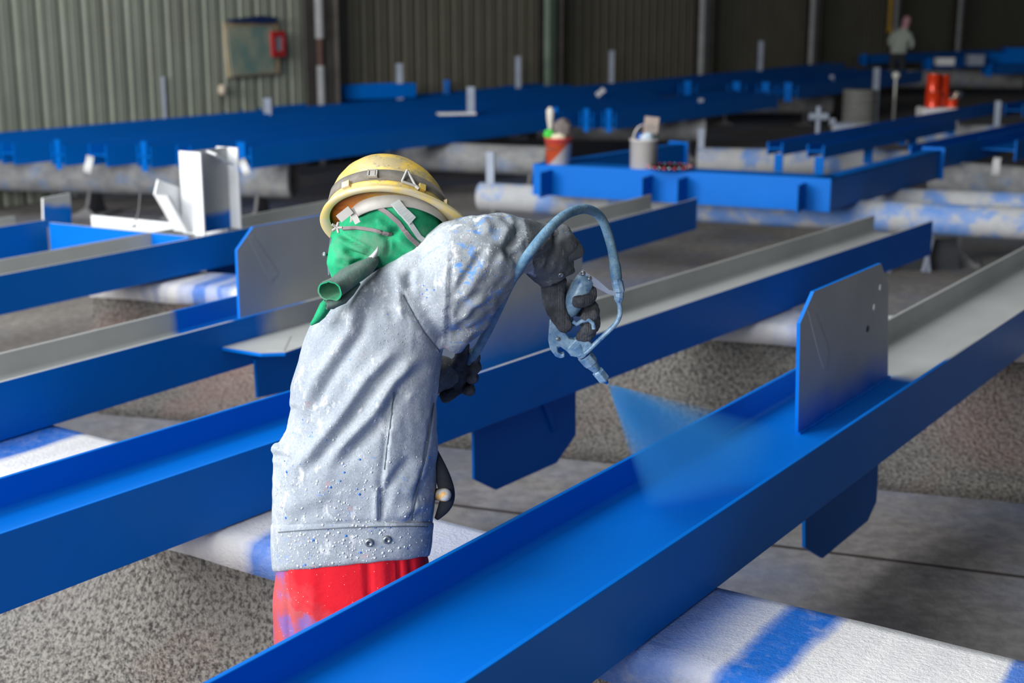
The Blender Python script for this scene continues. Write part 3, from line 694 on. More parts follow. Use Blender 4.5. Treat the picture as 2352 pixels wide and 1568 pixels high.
topmesh(cloth_blob('rag', b1_ + Vector((0.03, 0, 0.26)), 0.082, simple('grey_rag', (120, 112, 110), 0.95, 0, 0.2, 20), None, 3, (1, 0.9, 1.15)), 'crumpled grey rag heaped in the orange bucket', 'rag')
topmesh(cloth_blob('rag', b1_ + Vector((-0.075, -0.05, 0.235)), 0.036, simple('green_rag', (70, 200, 70), 0.8), None, 5, (1.2, 0.8, 1.1)), 'small bright green rag at the orange bucket rim', 'rag')
topmesh(cloth_blob('rag', b1_ + Vector((-0.005, -0.07, 0.215)), 0.045, simple('cream_rag', (226, 218, 190), 0.8), None, 8, (1.3, 0.6, 0.7)), 'cream rag in the orange bucket below the grey one', 'rag')
m = MB(); q = b1_ + Vector((-0.065, 0.02, 0.06)); m.tube([q, q + Vector((0, 0, 0.22)), q + Vector((0.0, 0, 0.30)), q + Vector((0.0, 0, 0.36)), q + Vector((0, 0, 0.385))], [0.014, 0.017, 0.03, 0.032, 0.012], 12)
topmesh(obj('roller_brush', m, simple('brush_pale', (212, 206, 196), 0.8)), 'pale roller brush standing up in the orange bucket', 'brush')
m = MB(); K = 16; hp_ = [b2_ + Vector((0.088 * math.cos(math.pi * k / K) * -1, -0.02, 0.185 + 0.15 * math.sin(math.pi * k / K) ** 0.8)) for k in range(K + 1)]
m.tube(hp_, 0.006, 8); obj('handle', m, simple('wire', (205, 200, 200), 0.4, 0.6), bk2)
m = MB(); K = 12; hp_ = [b1_ + Vector((0.105 * math.cos(math.pi * (0.5 + k / K) + 0.9), 0.112 * math.sin(math.pi * (1 + k / K)) , 0.185 - 0.06 * math.sin(math.pi * k / K))) for k in range(K + 1)]
m.tube(hp_, 0.005, 8); obj('handle', m, simple('wire_dark', (150, 100, 90), 0.5, 0.4), bk1)
topmesh(cloth_blob('rag', b2_ + Vector((0.02, -0.03, 0.235)), 0.045, simple('pale_blue_rag', (190, 205, 220), 0.8), None, 11, (1.1, 0.8, 0.9)), 'pale blue rag in the white bucket', 'rag')
topmesh(cloth_blob('rag', b2_ + Vector((-0.03, 0.02, 0.235)), 0.035, simple('blue_rag', (20, 90, 180), 0.8), None, 12, (0.8, 0.8, 1.0)), 'dark blue rag in the white bucket', 'rag')
topmesh(cloth_blob('rag', b2_ + Vector((0.075, 0.0, 0.235)), 0.038, simple('dark_green_rag', (50, 74, 74), 0.8), None, 14, (0.8, 0.8, 1.0)), 'dark teal rag over the white bucket rim', 'rag')
m = MB(); q = b2_ + Vector((0.06, 0.10, 0.30)); m.box(q, (0.11, 0.03, 0.17), 0, Matrix.Rotation(0.1, 3, 'Y')); m.box(q + Vector((0, 0, -0.14)), (0.03, 0.025, 0.2)); m.box(q + Vector((0, 0, -0.24)), (0.06, 0.06, 0.012))
topmesh(obj('wide_brush', m, simple('brush_tan', (176, 160, 152), 0.8)), 'wide tan brush standing behind the white bucket', 'brush')
# shallow tray with a red dotted rim
s = s_frame(1533); b = fpt(s, fh_ + 0.001, -0.03); tray = empty('tin_lid', b, 'shallow round tray with red and silver rim on the blue frame', 'lid')
m = MB(); m.lathe([(0, 0.004), (0.13, 0.004), (0.155, 0.024), (0.168, 0.03), (0.165, 0.034), (0.15, 0.03), (0.125, 0.010), (0, 0.010)], b, n=40); obj('dish', m, simple('tin_dark', (70, 74, 84), 0.25, 0.8), tray)
m = MB()
for k in range(26):
    a = 2 * math.pi * k / 26; c = b + Vector((0.166 * math.cos(a), 0.166 * math.sin(a), 0.03)); m.lathe([(0, -0.01), (0.010, -0.005), (0.010, 0.005), (0, 0.01)], c, n=8, m=k % 2)
tag(obj('rim_beads', m, [simple('rim_red', (214, 70, 60), 0.35), simple('rim_silver', (220, 220, 225), 0.2, 0.9)], tray), kind='stuff')
# ------------------------------------------------------------------ right hand beams
def hb2(px, py, L, w, fh, ang, label, stubs=(), zt=0.79, endp=True):
    r = hbeam_at(px, py, L, w, fh, label, ang, 'beams at right', zt)
    for s in stubs:
        m = MB(); m.box((s, -w * 0.2, -0.075), (0.012, w * 0.55, 0.17)); obj('stub_plate', m, M_BLUE, r, local=True)
    return r
hb2(1798, 328, 6.6, 0.16, 0.12, 0.585, 'narrow blue beam on short legs, left one of the pair at right', (0.03, 1.6, 3.2, 4.8))
hb2(1893, 334, 3.6, 0.17, 0.12, 0.585, 'narrow blue beam on short legs, right one of the pair', (0.03, 1.2, 2.4))
hb2(2162, 338, 6.0, 0.30, 0.20, 0.60, 'wide blue beam running past the frame corner to the right edge')
hb2(2336, 322, 4.0, 0.37, 0.20, 0.60, 'blue beam at the right edge showing its open end')
hb2(2352, 240, 6.0, 0.25, 0.16, 0.60, 'far blue beam at the right edge below the tins')
# tins
M_TIN = simple('red_tin', (226, 62, 20), 0.25, 0.2, 0.1, 12); M_LIDS = simple('tin_metal', (215, 215, 205), 0.2, 0.9)
bt = aty(2148, 246, 18.6); bl_ = empty('white_block', Vector((bt.x, bt.y, 0)), 'whitish block under the red tins', 'block')
m = MB(); m.box((bt.x + 0.03, bt.y, bt.z / 2), (0.46, 0.34, bt.z)); o = obj('block_body', m, M_CAP, bl_); bevel(o, 0.02)
def tin(px, base, r, h, mat, label, dy=0.0):
    p = Vector((aty(px, 240, 18.6 + dy).x, bt.y + dy, base)); root = empty('paint_tin', p, label, 'tin', 'tins on the white block')
    m = MB(); m.lathe([(0, 0), (r, 0), (r * 1.02, 0.01), (r, 0.02), (r, h - 0.015), (r * 1.03, h - 0.008), (r, h), (0, h)], p, n=24); obj('tin_body', m, mat, root)
    m = MB(); m.lathe([(0, 0), (r * 0.8, 0), (r * 0.82, 0.006), (0, 0.008)], p + Vector((0, 0, h)), n=24); obj('lid', m, M_LIDS, root); return root
tin(2143, bt.z, 0.10, 0.20, M_TIN, 'lower red orange tin of the stacked pair'); tin(2141, bt.z + 0.208, 0.085, 0.21, M_TIN, 'upper red orange tin of the stacked pair')
tin(2165, bt.z, 0.07, 0.40, M_TIN, 'tall orange tin behind the stacked red tins', 0.14)
tin(2186, bt.z, 0.075, 0.10, M_TIN, 'low red tin right of the stacked pair', 0.02); 
p = Vector((aty(2197, 220, 18.6).x + 0.02, bt.y + 0.02, bt.z + 0.11)); root = empty('paint_tin', p, 'shiny silver tin on the low red tin', 'tin', 'tins on the white block')
m = MB(); m.lathe([(0, 0), (0.07, 0), (0.07, 0.075), (0.074, 0.08), (0.066, 0.08), (0.062, 0.02), (0, 0.02)], p, n=24); obj('tin_body', m, M_LIDS, root)
# grey ribbed block with a post
b = atz(1972, 272, 0.0); b = aty(1972, 268, 22.5); zb0 = 0.0
gb_ = empty('ribbed_block', (b.x, b.y, 0), 'grey ribbed concrete drum standing in the shade at upper right', 'block')
h0 = aty(1972, 205, 22.5).z; m = MB(); prof = [(0, 0), (0.24, 0.0)]
for i in range(7): z0 = h0 * i / 7; prof += [(0.245, z0 + 0.005), (0.255, z0 + 0.02), (0.255, z0 + h0 / 7 - 0.02), (0.245, z0 + h0 / 7 - 0.005)]
prof += [(0.24, h0), (0, h0)]
m.lathe(prof, (b.x, b.y, 0), n=20); obj('drum', m, simple('drum_grey', (120, 122, 118), 0.9), gb_)
m = MB(); m.box((b.x + 0.24, b.y, (h0 + 0.26) / 2 + 0.15), (0.09, 0.05, h0 + 0.1)); obj('post', m, M_STK, gb_)
m = MB(); c = aty(2058, 173, 24.0); m.lathe([(0, -0.06), (0.05, -0.045), (0.065, 0.0), (0.05, 0.045), (0, 0.06)], c, n=16); m.tube([Vector((c.x, c.y, 0)), c], 0.02, 8)
tag(obj('glint_post', m, simple('glint_white', (245, 245, 236), 0.2)), 'added thin post whose white knob stands in for a glint at upper right', 'post')  # white knob added in place of a highlight on a pipe end
# cross shaped valve post in front of the drum
c = atz(1880, 265, 0.45); c = aty(1880, 268, 17.0); m = MB(); m.tube([Vector((c.x, c.y, 0)), c + Vector((0, 0, 0.12))], 0.03, 10); m.tube([c + Vector((-0.11, 0, 0)), c + Vector((0.11, 0, 0))], 0.045, 12)
tag(obj('cross_post', m, M_STK), 'small cross shaped post in the shade left of the ribbed drum', 'post')
# far clutter at the top right
far = [(2170, 128, 30, 0.35, 0.14, M_WHITE, 'pale box on the far beams left of the dim column'), (2240, 124, 30, 0.32, 0.2, M_STK, 'grey box on the far beams at top right'),
       (2290, 118, 31, 0.35, 0.2, M_BLUE, 'blue box on the far beams at the right edge'), (2330, 112, 31, 0.4, 0.3, M_BLUE, 'larger blue box at the top right edge')]
for x, y, Y, w, h, mt, lb in far:
    p = aty(x, y, Y); m = MB(); m.box((p.x, p.y, 0.80 + h * 0.5), (w, w * 0.7, h)); m.box((p.x, p.y, 0.80 + h * 1.02), (w * 1.05, w * 0.74, h * 0.10))
    m.box((p.x, p.y, 0.80 + h * 0.5), (w * 1.03, w * 0.2, h * 0.9))
    tag(obj('parts_box', m, mt), lb, 'box', 'boxes in the far bay')
for x, y, L, lb in ((2000, 128, 9, 'far beam crossing the dark bay left of the distant worker'), (2150, 138, 9, 'far beam below the pale boxes at top right'), (2290, 150, 8, 'far beam at the right edge above the tins')):
    hbeam_at(x, y, L, 0.35, 0.2, lb, 0.75, 'beams in the far bay', stub=True)
# ------------------------------------------------------------------ distant worker
Yp = 33.0
def fp(px, py, dy=0): return aty(px, py, Yp + dy)
gx0 = fp(2068, 130); gz = lambda z: z
h1, h2_, pel = fp(2083, 46), fp(2078, 66), fp(2062, 122)
nodes = [(pel, 0.15), (fp(2066, 100), 0.16), (fp(2072, 76), 0.17), (h2_, 0.07), (h1, 0.095), (fp(2086, 36), 0.07),
         (fp(2052, 78, 0.1), 0.07), (fp(2043, 96, 0.05), 0.055), (fp(2050, 108, -0.1), 0.045), (fp(2088, 80, -0.1), 0.07), (fp(2096, 98, -0.1), 0.055), (fp(2092, 112, -0.15), 0.045),
         (pel + Vector((-0.1, 0, -0.06)), 0.1), (Vector((pel.x - 0.12, pel.y, 0.42)), 0.075), (Vector((pel.x - 0.13, pel.y + 0.05, 0.06)), 0.055), (Vector((pel.x - 0.11, pel.y - 0.12, 0.04)), 0.045),
         (pel + Vector((0.1, 0, -0.06)), 0.1), (Vector((pel.x + 0.12, pel.y - 0.05, 0.42)), 0.075), (Vector((pel.x + 0.13, pel.y + 0.05, 0.06)), 0.055), (Vector((pel.x + 0.14, pel.y - 0.12, 0.04)), 0.045)]
ed = [(0, 1), (1, 2), (2, 3), (3, 4), (4, 5), (2, 6), (6, 7), (7, 8), (2, 9), (9, 10), (10, 11), (0, 12), (12, 13), (13, 14), (14, 15), (0, 16), (16, 17), (17, 18), (18, 19)]
tp = NT('distant_worker_colours'); zz = tp.axis(2)
tp.col(tp.ramp(tp.math('DIVIDE', zz, 2.0), [(0.0, lin((50, 52, 56))), (pel.z / 2 - 0.02, lin((50, 52, 56))), (pel.z / 2, lin((176, 184, 176))), (h2_.z / 2 - 0.02, lin((176, 184, 176))), (h2_.z / 2, lin((200, 150, 160)))], 'CONSTANT')).set(0.9)
fw = skin(nodes, ed, 2); o = tag(obj('person', fw, [tp.mat]), 'distant worker in a pale shirt and pink head cloth, bending over by the dark wall', 'person')

m = MB(); q0 = wall_at(2047, 0, 0.25); q1 = wall_at(2041, 70, 0.25); m.tube([Vector((q0.x, q0.y, q1.z)), Vector((q0.x, q0.y, 6.0))], 0.05, 8); m.box(Vector((q0.x, q0.y, q1.z)), (0.12, 0.12, 0.1))
tag(obj('yellow_pipe', m, simple('yellow_pipe_paint', (190, 150, 30), 0.5)), 'thin yellow pipe on the dark wall above the distant worker', 'pipe')
m = MB(); w0 = aty(322, 445, 8.6); w1 = aty(308, 520, 8.55); m.tube([w0, w0.lerp(w1, 0.5) + Vector((0.01, 0, 0)), w1], 0.004, 6)
m.box(w1, (0.03, 0.02, 0.01))
tag(obj('tie_wire', m, M_STAND), 'thin wire standing up beside the slanting white brace', 'wire')
# ------------------------------------------------------------------ the painter
YW = 3.40
def wv(px, py, dy=0.0): return aty(px, py, YW + dy)
def cloth_mat(name, base, dark, splat=(225, 228, 230), splat2=(40, 120, 200), splat_amt=0.5, bump=0.35, smear=(0.61, 0.65)):
    t = NT(name)
    n1 = t.noise(5.0, 5, 0.6); n2 = t.noise(38, 6, 0.7); n3 = t.noise(30, 7, 0.75, vec=t.co((1.0, 1.0, 0.55)), dist=0.25); n4 = t.noise(3.0, 3)
    c = t.mix(t.ramp(n1, [(0.36, 0.0), (0.62, 1.0)]), lin(base), lin(dark))
    c = t.mix(t.ramp(t.noise(170, 5, 0.8), [(0.40, 0.35), (0.6, 0.0)]), c, lin(tuple(v * 0.7 for v in dark)))
    c = t.mix(t.ramp(n3, [(0.585 - 0.04 * splat_amt, 0.0), (0.66, splat_amt * 0.75)]), c, lin(splat))
    c = t.mix(t.math('MULTIPLY', t.ramp(t.noise(18, 6, 0.75, vec=t.co((0.8, 0.8, 1.2)), dist=0.5), [(smear[0], 0.0), (smear[1], 0.8)]), t.ramp(n4, [(0.45, 0.0), (0.6, 1.0)])), c, lin(splat2))
    c = t.mix(t.math('MULTIPLY', t.ramp(t.voro(95), [(0.10, 0.8 * splat_amt), (0.2, 0.0)]), t.ramp(t.noise(7, 5, 0.7), [(0.46, 0.0), (0.58, 1.0)])), c, lin((236, 238, 238)))
    c = t.mix(t.math('MULTIPLY', t.ramp(t.voro(45, vec=t.co((1.1, 0.9, 1.0))), [(0.07, 0.9), (0.11, 0.0)]), t.ramp(t.noise(4, 3), [(0.48, 0.0), (0.58, 1.0)])), c, lin((30, 98, 190)))
    c = t.mix(t.math('MULTIPLY', t.ramp(t.noise(26, 4, 0.6), [(0.66, 0.0), (0.70, 0.45)]), t.ramp(t.noise(2.5, 2), [(0.45, 0.0), (0.6, 1.0)])), c, lin((206, 130, 118)))
    t.col(c).set(0.85, 0, 0.25)
    t.bump(t.math('ADD', t.math('MULTIPLY', n2, 0.6), t.math('MULTIPLY', t.ramp(t.voro(95), [(0.08, 1.0), (0.2, 0.0)]), 0.4)), bump, 0.006)
    return t.mat
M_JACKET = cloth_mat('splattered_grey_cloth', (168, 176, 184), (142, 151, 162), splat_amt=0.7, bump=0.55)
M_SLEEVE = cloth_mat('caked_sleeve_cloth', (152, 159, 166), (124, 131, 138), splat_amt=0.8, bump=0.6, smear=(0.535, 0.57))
M_CUFF_SHADE = cloth_mat('dark_cuff_and_shade_cloth', (108, 112, 114), (84, 88, 92), splat=(170, 172, 172), splat_amt=0.5, bump=0.6)
def ring(c, a, b, n=40, p=2.2):
    """superellipse ring: centre, half axis vectors"""
    r = []
    for k in range(n):
        t = 2 * math.pi * k / n; ct, st = math.cos(t), math.sin(t)
        r.append(c + a * (abs(ct) ** (2 / p) * (1 if ct >= 0 else -1)) + b * (abs(st) ** (2 / p) * (1 if st >= 0 else -1)))
    return r
root_p = wv(808, 1300); px0 = Vector((root_p.x, YW, 0))
# --- the body: one continuous skinned figure under the clothes
pelvis = wv(806, 1300); hipl, hipr = pelvis + Vector((-0.085, 0.02, -0.05)), pelvis + Vector((0.085, -0.02, -0.05))
chest = wv(880, 800, 0.02); neck = wv(905, 640, 0.05); headc = wv(896, 545, 0.06); crown = wv(892, 450, 0.06)
rsh, relb, rwr = wv(1055, 610, -0.02), wv(1215, 568, -0.0), wv(1276, 632, 0.08)
lsh, lelb, lwr = wv(850, 690, 0.13), wv(930, 890, 0.26), wv(1040, 880, 0.24)
bn = [(pelvis, 0.115), (wv(820, 1120), 0.105), (chest, 0.12), (wv(895, 700, 0.03), 0.10), (neck, 0.05), (headc, 0.075), (crown, 0.07),
      (rsh, 0.05), (relb, 0.038), (rwr, 0.022), (lsh, 0.05), (lelb, 0.038), (lwr, 0.026)]
be = [(0, 1), (1, 2), (2, 3), (3, 4), (4, 5), (5, 6), (3, 7), (7, 8), (8, 9), (3, 10), (10, 11), (11, 12)]
for h, sx in ((hipl, -1), (hipr, 1)):
    i = len(bn); bn += [(h, 0.075), (Vector((h.x + sx * 0.01, h.y - 0.02, 0.40)), 0.052), (Vector((h.x + sx * 0.015, h.y + 0.02, 0.09)), 0.036), (Vector((h.x + sx * 0.03, h.y + 0.13, 0.045)), 0.03)]
    be += [(0, i), (i, i + 1), (i + 1, i + 2), (i + 2, i + 3)]
# hand stubs run on into the gloves; the face looks down to the right
hand_r, hand_l = wv(1274, 668, 0.09), wv(1050, 862, 0.21)
i = len(bn); bn += [(hand_r, 0.018), (hand_l, 0.02), (wv(940, 560, 0.15), 0.045)]; be += [(9, i), (12, i + 1), (5, i + 2)]
M_SKIN = simple('skin', (150, 104, 82), 0.5, 0, 0.05, 10)
painter = obj('person', skin(bn, be, 2), M_SKIN)
tag(painter, 'painter in yellow hard hat, green hood and grey jacket leaning over to spray a beam', 'person')
# --- jacket: lofted trunk and arm shells fused into one cloth surface
rows = [((628, 1310), (984, 1278), .140), ((623, 1255), (990, 1235), .146), ((625, 1200), (995, 1195), .148), ((626, 1120), (1003, 1110), .150), ((629, 1050), (1006, 1030), .150),
        ((650, 1003), (1004, 985), .148), ((663, 940), (1003, 930), .148), ((666, 885), (1010, 868), .150), ((684, 830), (1016, 818), .152), ((700, 775), (1026, 768), .152),
        ((722, 728), (1044, 712), .150), ((757, 690), (1058, 655), .142), ((798, 655), (1062, 600), .128), ((842, 624), (1058, 556), .108), ((885, 604), (1046, 530), .085), ((940, 585), (1030, 520), .05)]
mj = MB(); rg = []
for L, R, b in rows:
    l, r = wv(*L), wv(*R); rg.append(ring((l + r) / 2, (r - l) / 2, ray(*[(q + w) / 2 for q, w in zip(L, R)]) * b, 40, 2.3))
mj.loft(rg, 0)
def arm(pts, m=mj, n=24):
    P = [wv(px, py, dy) for px, py, r, dy in pts]; R = [r * 0.00104 for px, py, r, dy in pts]
    m.tube(P, R, n)
arm([(656, 1010, 12, -0.03), (646, 1036, 18, -0.03), (644, 1062, 18, -0.03), (646, 1100, 10, -0.03)])
arm([(985, 700, 96, 0.0), (1030, 648, 122, -0.03), (1085, 606, 116, -0.045), (1130, 580, 95, -0.05), (1170, 562, 76, -0.035), (1205, 560, 60, -0.01)])      # upper sleeve, baggy
arm([(1022, 790, 40, -0.03), (1050, 748, 50, -0.035), (1078, 722, 54, -0.035), (1105, 660, 52, -0.04), (1140, 615, 48, -0.04), (1178, 598, 40, -0.03)])                                           # sag under the arm
arm([(1190, 562, 62, -0.02), (1235, 572, 62, 0.02), (1262, 590, 58, 0.05), (1280, 622, 44, 0.07)])                                             # forearm
arm([(1245, 552, 44, 0.03), (1290, 556, 42, 0.05), (1322, 572, 22, 0.06), (1338, 578, 8, 0.065)])                                              # stiff flap of the cuff
arm([(880, 700, 90, 0.10), (915, 820, 74, 0.20), (985, 865, 62, 0.20), (1030, 856, 42, 0.19), (1042, 862, 34, 0.2)])                                                  # left sleeve, in front of the belly
M_T = simple('tmp', (128, 128, 128))
jm = evaluated(mj.mesh('jacket', [M_T]), [('REMESH', dict(mode='VOXEL', voxel_size=0.0055)), ('SMOOTH', dict(factor=0.5, iterations=8))])
nv = len(jm.vertices); co = np.empty(nv * 3); jm.vertices.foreach_get('co', co); co = co.reshape(-1, 3)
no = np.empty(nv * 3); jm.vertices.foreach_get('normal', no); no = no.reshape(-1, 3)
def plane_uv(co):
    d = co - np.array([0, 0, CAMZ]); f = d[:, 1] * CT - d[:, 2] * ST; u = d[:, 1] * ST + d[:, 2] * CT
    return np.stack([CX + F * d[:, 0] / f, CY - F * u / f], 1)          # pattern coordinates of the cloth's back, about 1 mm per unit
uv = plane_uv(co)
tocam = np.array([0, 0, CAMZ]) - co; tocam /= np.linalg.norm(tocam, axis=1)[:, None]
facing = np.clip((np.sum(no * tocam, 1) + 0.25) / 0.6, 0, 1)
disp = np.zeros(nv)
def fold(pts, w, a, kind='ridge', taper=0.25):
    """a crease of the cloth along a polyline: signed distance profile"""
    global disp
    P = np.array(pts, float); best = np.full(nv, 1e9); sd = np.zeros(nv); tt = np.zeros(nv)
    seg = np.linalg.norm(np.diff(P, axis=0), axis=1); cum = np.concatenate([[0], np.cumsum(seg)]); tot = cum[-1]
    for i in range(len(P) - 1):
        d = (P[i + 1] - P[i]) / seg[i]; v = uv - P[i]; t = np.clip(v @ d, 0, seg[i]); q = v - t[:, None] * d
        dist = np.linalg.norm(q, axis=1); s = np.sign(d[0] * v[:, 1] - d[1] * v[:, 0]); m = dist < best
        best[m] = dist[m]; sd[m] = (s * dist)[m]; tt[m] = (cum[i] + t[m]) / tot
    tp = np.clip(np.minimum(tt, 1 - tt) / taper, 0, 1); tp = tp * tp * (3 - 2 * tp)
    x = sd / w
    if kind == 'ridge': g = np.exp(-x * x) - 0.85 * np.exp(-(x - 1.7) ** 2)
    elif kind == 'valley': g = -np.exp(-x * x)
    elif kind == 'bump': g = np.exp(-x * x)
    elif kind == 'step': g = np.where(x < 0, np.exp(-(x / 2.5) ** 2) * 0.6, -np.exp(-(x / 1.6) ** 2) * (x > 0) + 0.6 * np.exp(-(x * 3) ** 2))
    disp += a * g * tp * facing
# positive side of a left-to-right polyline is below it (screen y grows downwards)
fold([(660, 1100), (690, 1062), (716, 1036), (770, 970), (801, 927), (842, 866), (886, 822), (935, 780)], 15, 0.0150)
fold([(735, 1080), (760, 1048), (808, 997), (857, 948), (903, 872), (960, 818), (985, 800)], 16, 0.0150)
fold([(672, 965), (700, 930), (731, 868), (770, 810), (808, 755), (815, 712), (842, 653), (866, 606)], 14, 0.0125)
fold([(845, 760), (872, 700), (870, 650), (866, 615)], 15, 0.007, 'valley')
fold([(905, 610), (915, 655), (913, 700), (930, 740)], 12, 0.008)
fold([(948, 618), (938, 640), (945, 668)], 9, 0.008, 'valley'); fold([(962, 610), (954, 640), (962, 690)], 10, 0.006, 'bump')
fold([(1034, 545), (1031, 590), (1029, 630), (1027, 690), (1022, 775), (1013, 826)][::-1], 8, 0.0055, 'step', 0.3)
fold([(900, 640), (925, 677), (951, 725), (973, 762), (1012, 812)], 4.5, 0.0035, 'valley', 0.1)
fold([(877, 1120), (876, 1150), (875, 1198)], 5, 0.012, 'valley', 0.15); fold([(866, 1120), (865, 1160), (864, 1200)], 7, 0.006, 'bump', 0.2)
fold([(622, 1046), (645, 1046), (660, 1056), (658, 1074)], 7, 0.011, 'valley'); fold([(612, 1060), (622, 1035), (645, 1025)], 16, 0.012, 'bump', 0.1); fold([(640, 985), (665, 965), (668, 930)], 18, 0.010, 'valley', 0.1)
fold([(905, 890), (899, 960), (890, 1030), (884, 1080), (877, 1142), (875, 1202)], 9, 0.007, 'step', 0.3)
fold([(879, 1195), (880, 1165), (890, 1120), (915, 1085), (950, 1042)], 11, 0.010, 'valley')
fold([(999, 900), (997, 924), (978, 1036), (959, 1118), (942, 1198)], 3.5, 0.004, 'valley', 0.05)
fold([(930, 1150), (960, 1090), (985, 1030)], 16, 0.006, 'ridge'); fold([(915, 1190), (950, 1165), (990, 1150)], 12, 0.006, 'ridge')
fold([(1122, 550), (1105, 580), (1090, 605), (1063, 642), (1040, 690)], 9, 0.010, 'valley', 0.3); fold([(1140, 560), (1115, 600), (1085, 650), (1062, 700)], 13, 0.006, 'bump')
fold([(1198, 505), (1192, 535), (1166, 566), (1172, 590), (1200, 592)], 10, 0.020, 'valley', 0.15)
fold([(1172, 520), (1160, 545), (1150, 568)], 12, 0.010, 'bump'); fold([(1185, 600), (1160, 600), (1140, 588)], 12, 0.009, 'bump')
fold([(1280, 512), (1279, 540), (1274, 575), (1253, 628)], 7, 0.014, 'valley', 0.2); fold([(1275, 565), (1250, 590), (1225, 612)], 8, 0.011, 'valley', 0.2)
fold([(1300, 530), (1310, 560), (1300, 590)], 14, 0.006, 'bump'); fold([(1262, 545), (1240, 570), (1215, 590)], 10, 0.008, 'bump')
fold([(1118, 695), (1068, 738), (1027, 790)], 8, 0.006, 'valley', 0.3); fold([(1128, 668), (1090, 700), (1050, 745)], 9, 0.005, 'ridge', 0.3)
fold([(1105, 495), (1120, 520), (1118, 545)], 12, 0.006, 'ridge'); fold([(1150, 490), (1170, 505), (1200, 515)], 8, 0.008, 'valley')
fold([(640, 1180), (700, 1150), (770, 1120)], 20, 0.005, 'ridge'); fold([(650, 1215), (760, 1203), (880, 1198), (995, 1200)], 5, 0.004, 'valley', 0.02)
fold([(1040, 840), (1030, 880), (1015, 920)], 8, 0.008, 'valley')
for i in range(nv):
    p = co[i]
    disp[i] += 0.0025 * noise.noise(Vector((p[0] * 14, p[1] * 14, p[2] * 9))) + (0.0045 * noise.noise(Vector((p[0] * 34, p[1] * 34, p[2] * 34))) if uv[i, 0] > 1045 else 0.0016 * noise.noise(Vector((p[0] * 45, p[1] * 45, p[2] * 45))))
co2 = co + no * disp[:, None]
jm.vertices.foreach_set('co', co2.ravel()); 
npoly = len(jm.polygons); jm.polygons.foreach_set('use_smooth', [True] * npoly)
jm.materials.clear()
for mm in (M_JACKET, M_SLEEVE, M_CUFF_SHADE): jm.materials.append(mm)
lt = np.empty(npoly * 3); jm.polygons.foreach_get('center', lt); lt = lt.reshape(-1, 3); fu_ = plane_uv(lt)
mi = np.where((fu_[:, 0] > 1215 + 0.2 * (fu_[:, 1] - 560)) | ((lt[:, 1] > YW + 0.12) & (fu_[:, 0] > 960)), 2, np.where((fu_[:, 0] > 1034) & (fu_[:, 1] < 790 - (fu_[:, 0] - 1034) * 0.1), 1, 0)); jm.polygons.foreach_set('material_index', mi.astype(np.int32)); jm.update()  # left sleeve takes the dark cuff cloth as painted shade
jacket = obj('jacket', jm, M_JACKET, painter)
def tilted(cs, nm, mat, parent, n=28, cap=True):
    """loft of ellipses: centre px, half height px (vector), depth"""
    m = MB(); m.loft([ring(wv(cx, cy, dy), (wv(cx + hx, cy + hy, dy) - wv(cx, cy, dy)), Vector((0, d, 0)), n, 2.1) for cx, cy, hx, hy, d, dy in cs], 0, cap)
    me_ = evaluated(m.mesh(nm, [mat]), [('SUBSURF', dict(levels=1, render_levels=1))])
    for v in me_.vertices: v.co += v.normal * (0.003 * noise.noise(v.co * 40) + 0.002 * noise.noise(v.co * 90))
    me_.polygons.foreach_set('use_smooth', [True] * len(me_.polygons)); return obj(nm, me_, mat, parent)
tilted([(1250, 580, 22, 60, .035, .03), (1272, 566, 18, 52, .04, .035), (1292, 560, 14, 44, .036, .04), (1312, 563, 8, 36, .028, .045), (1330, 571, 3, 22, .018, .05), (1342, 577, 1, 7, .006, .052)], 'cuff_flap', M_CUFF_SHADE, jacket)
tilted([(1258, 604, 50, -24, .045, .055), (1268, 618, 46, -22, .046, .06), (1277, 632, 42, -20, .045, .068), (1283, 642, 39, -19, .042, .072), (1282, 640, 30, -15, .03, .072)], 'cuff', M_CUFF_SHADE, jacket, 28, False)
# waistband: a slightly proud band round the hem, with two press studs
mb_ = MB(); wr_ = []
for t_, g_ in ((0.0, 0.0005), (0.03, 0.003), (0.5, 0.004), (0.95, 0.0035), (1.0, -0.001)):
    L = (628 - 3 * t_, 1316 - 118 * t_); R = (985 + 10 * t_, 1280 - 85 * t_)
    l, r = wv(*L), wv(*R); c = (l + r) / 2; a = (r - l) / 2
    a = a * (1 + g_ / a.length); wr_.append(ring(c, a, ray(*[(q + w) / 2 for q, w in zip(L, R)]) * (0.142 + 0.006 * t_ + g_), 64, 2.3))
mb_.loft(wr_, 0)
wbm = evaluated(mb_.mesh('waistband', [M_JACKET]), [('SUBSURF', dict(levels=2, render_levels=2))])
for v in wbm.vertices: v.co += v.normal * 0.003 * noise.noise(v.co * 22)
waist = obj('waistband', wbm, M_JACKET, jacket)
M_STUD = simple('stud_metal', (140, 146, 150), 0.35, 0.7)
def onto(o_mesh, px, py, extra=0.0):
    """the nearest point of a world-space mesh under the line of sight"""
    from mathutils.bvhtree import BVHTree
    if not hasattr(onto, 'c'): onto.c = {}
    if id(o_mesh) not in onto.c:
        onto.c[id(o_mesh)] = BVHTree.FromPolygons([v.co.copy() for v in o_mesh.vertices], [list(p.vertices) for p in o_mesh.polygons])
    h = onto.c[id(o_mesh)].ray_cast(CAM, ray(px, py).normalized())
    onto.miss = h[0] is None
    return (h[0] + h[1] * extra, h[1]) if h[0] is not None else (wv(px, py, -0.13), Vector((0, -1, 0.2)))
for px, py in ((848, 1246), (889, 1239)):
    p, nn = onto(wbm, px, py); m = MB(); m.lathe([(0, 0.0005), (0.0035, 0.001), (0.0045, 0.005), (0.0085, 0.0055), (0.0105, 0.003), (0.0115, 0.0), (0.0, -0.002)], p, axis=nn, n=20); obj('press_stud', m, M_STUD, waist)
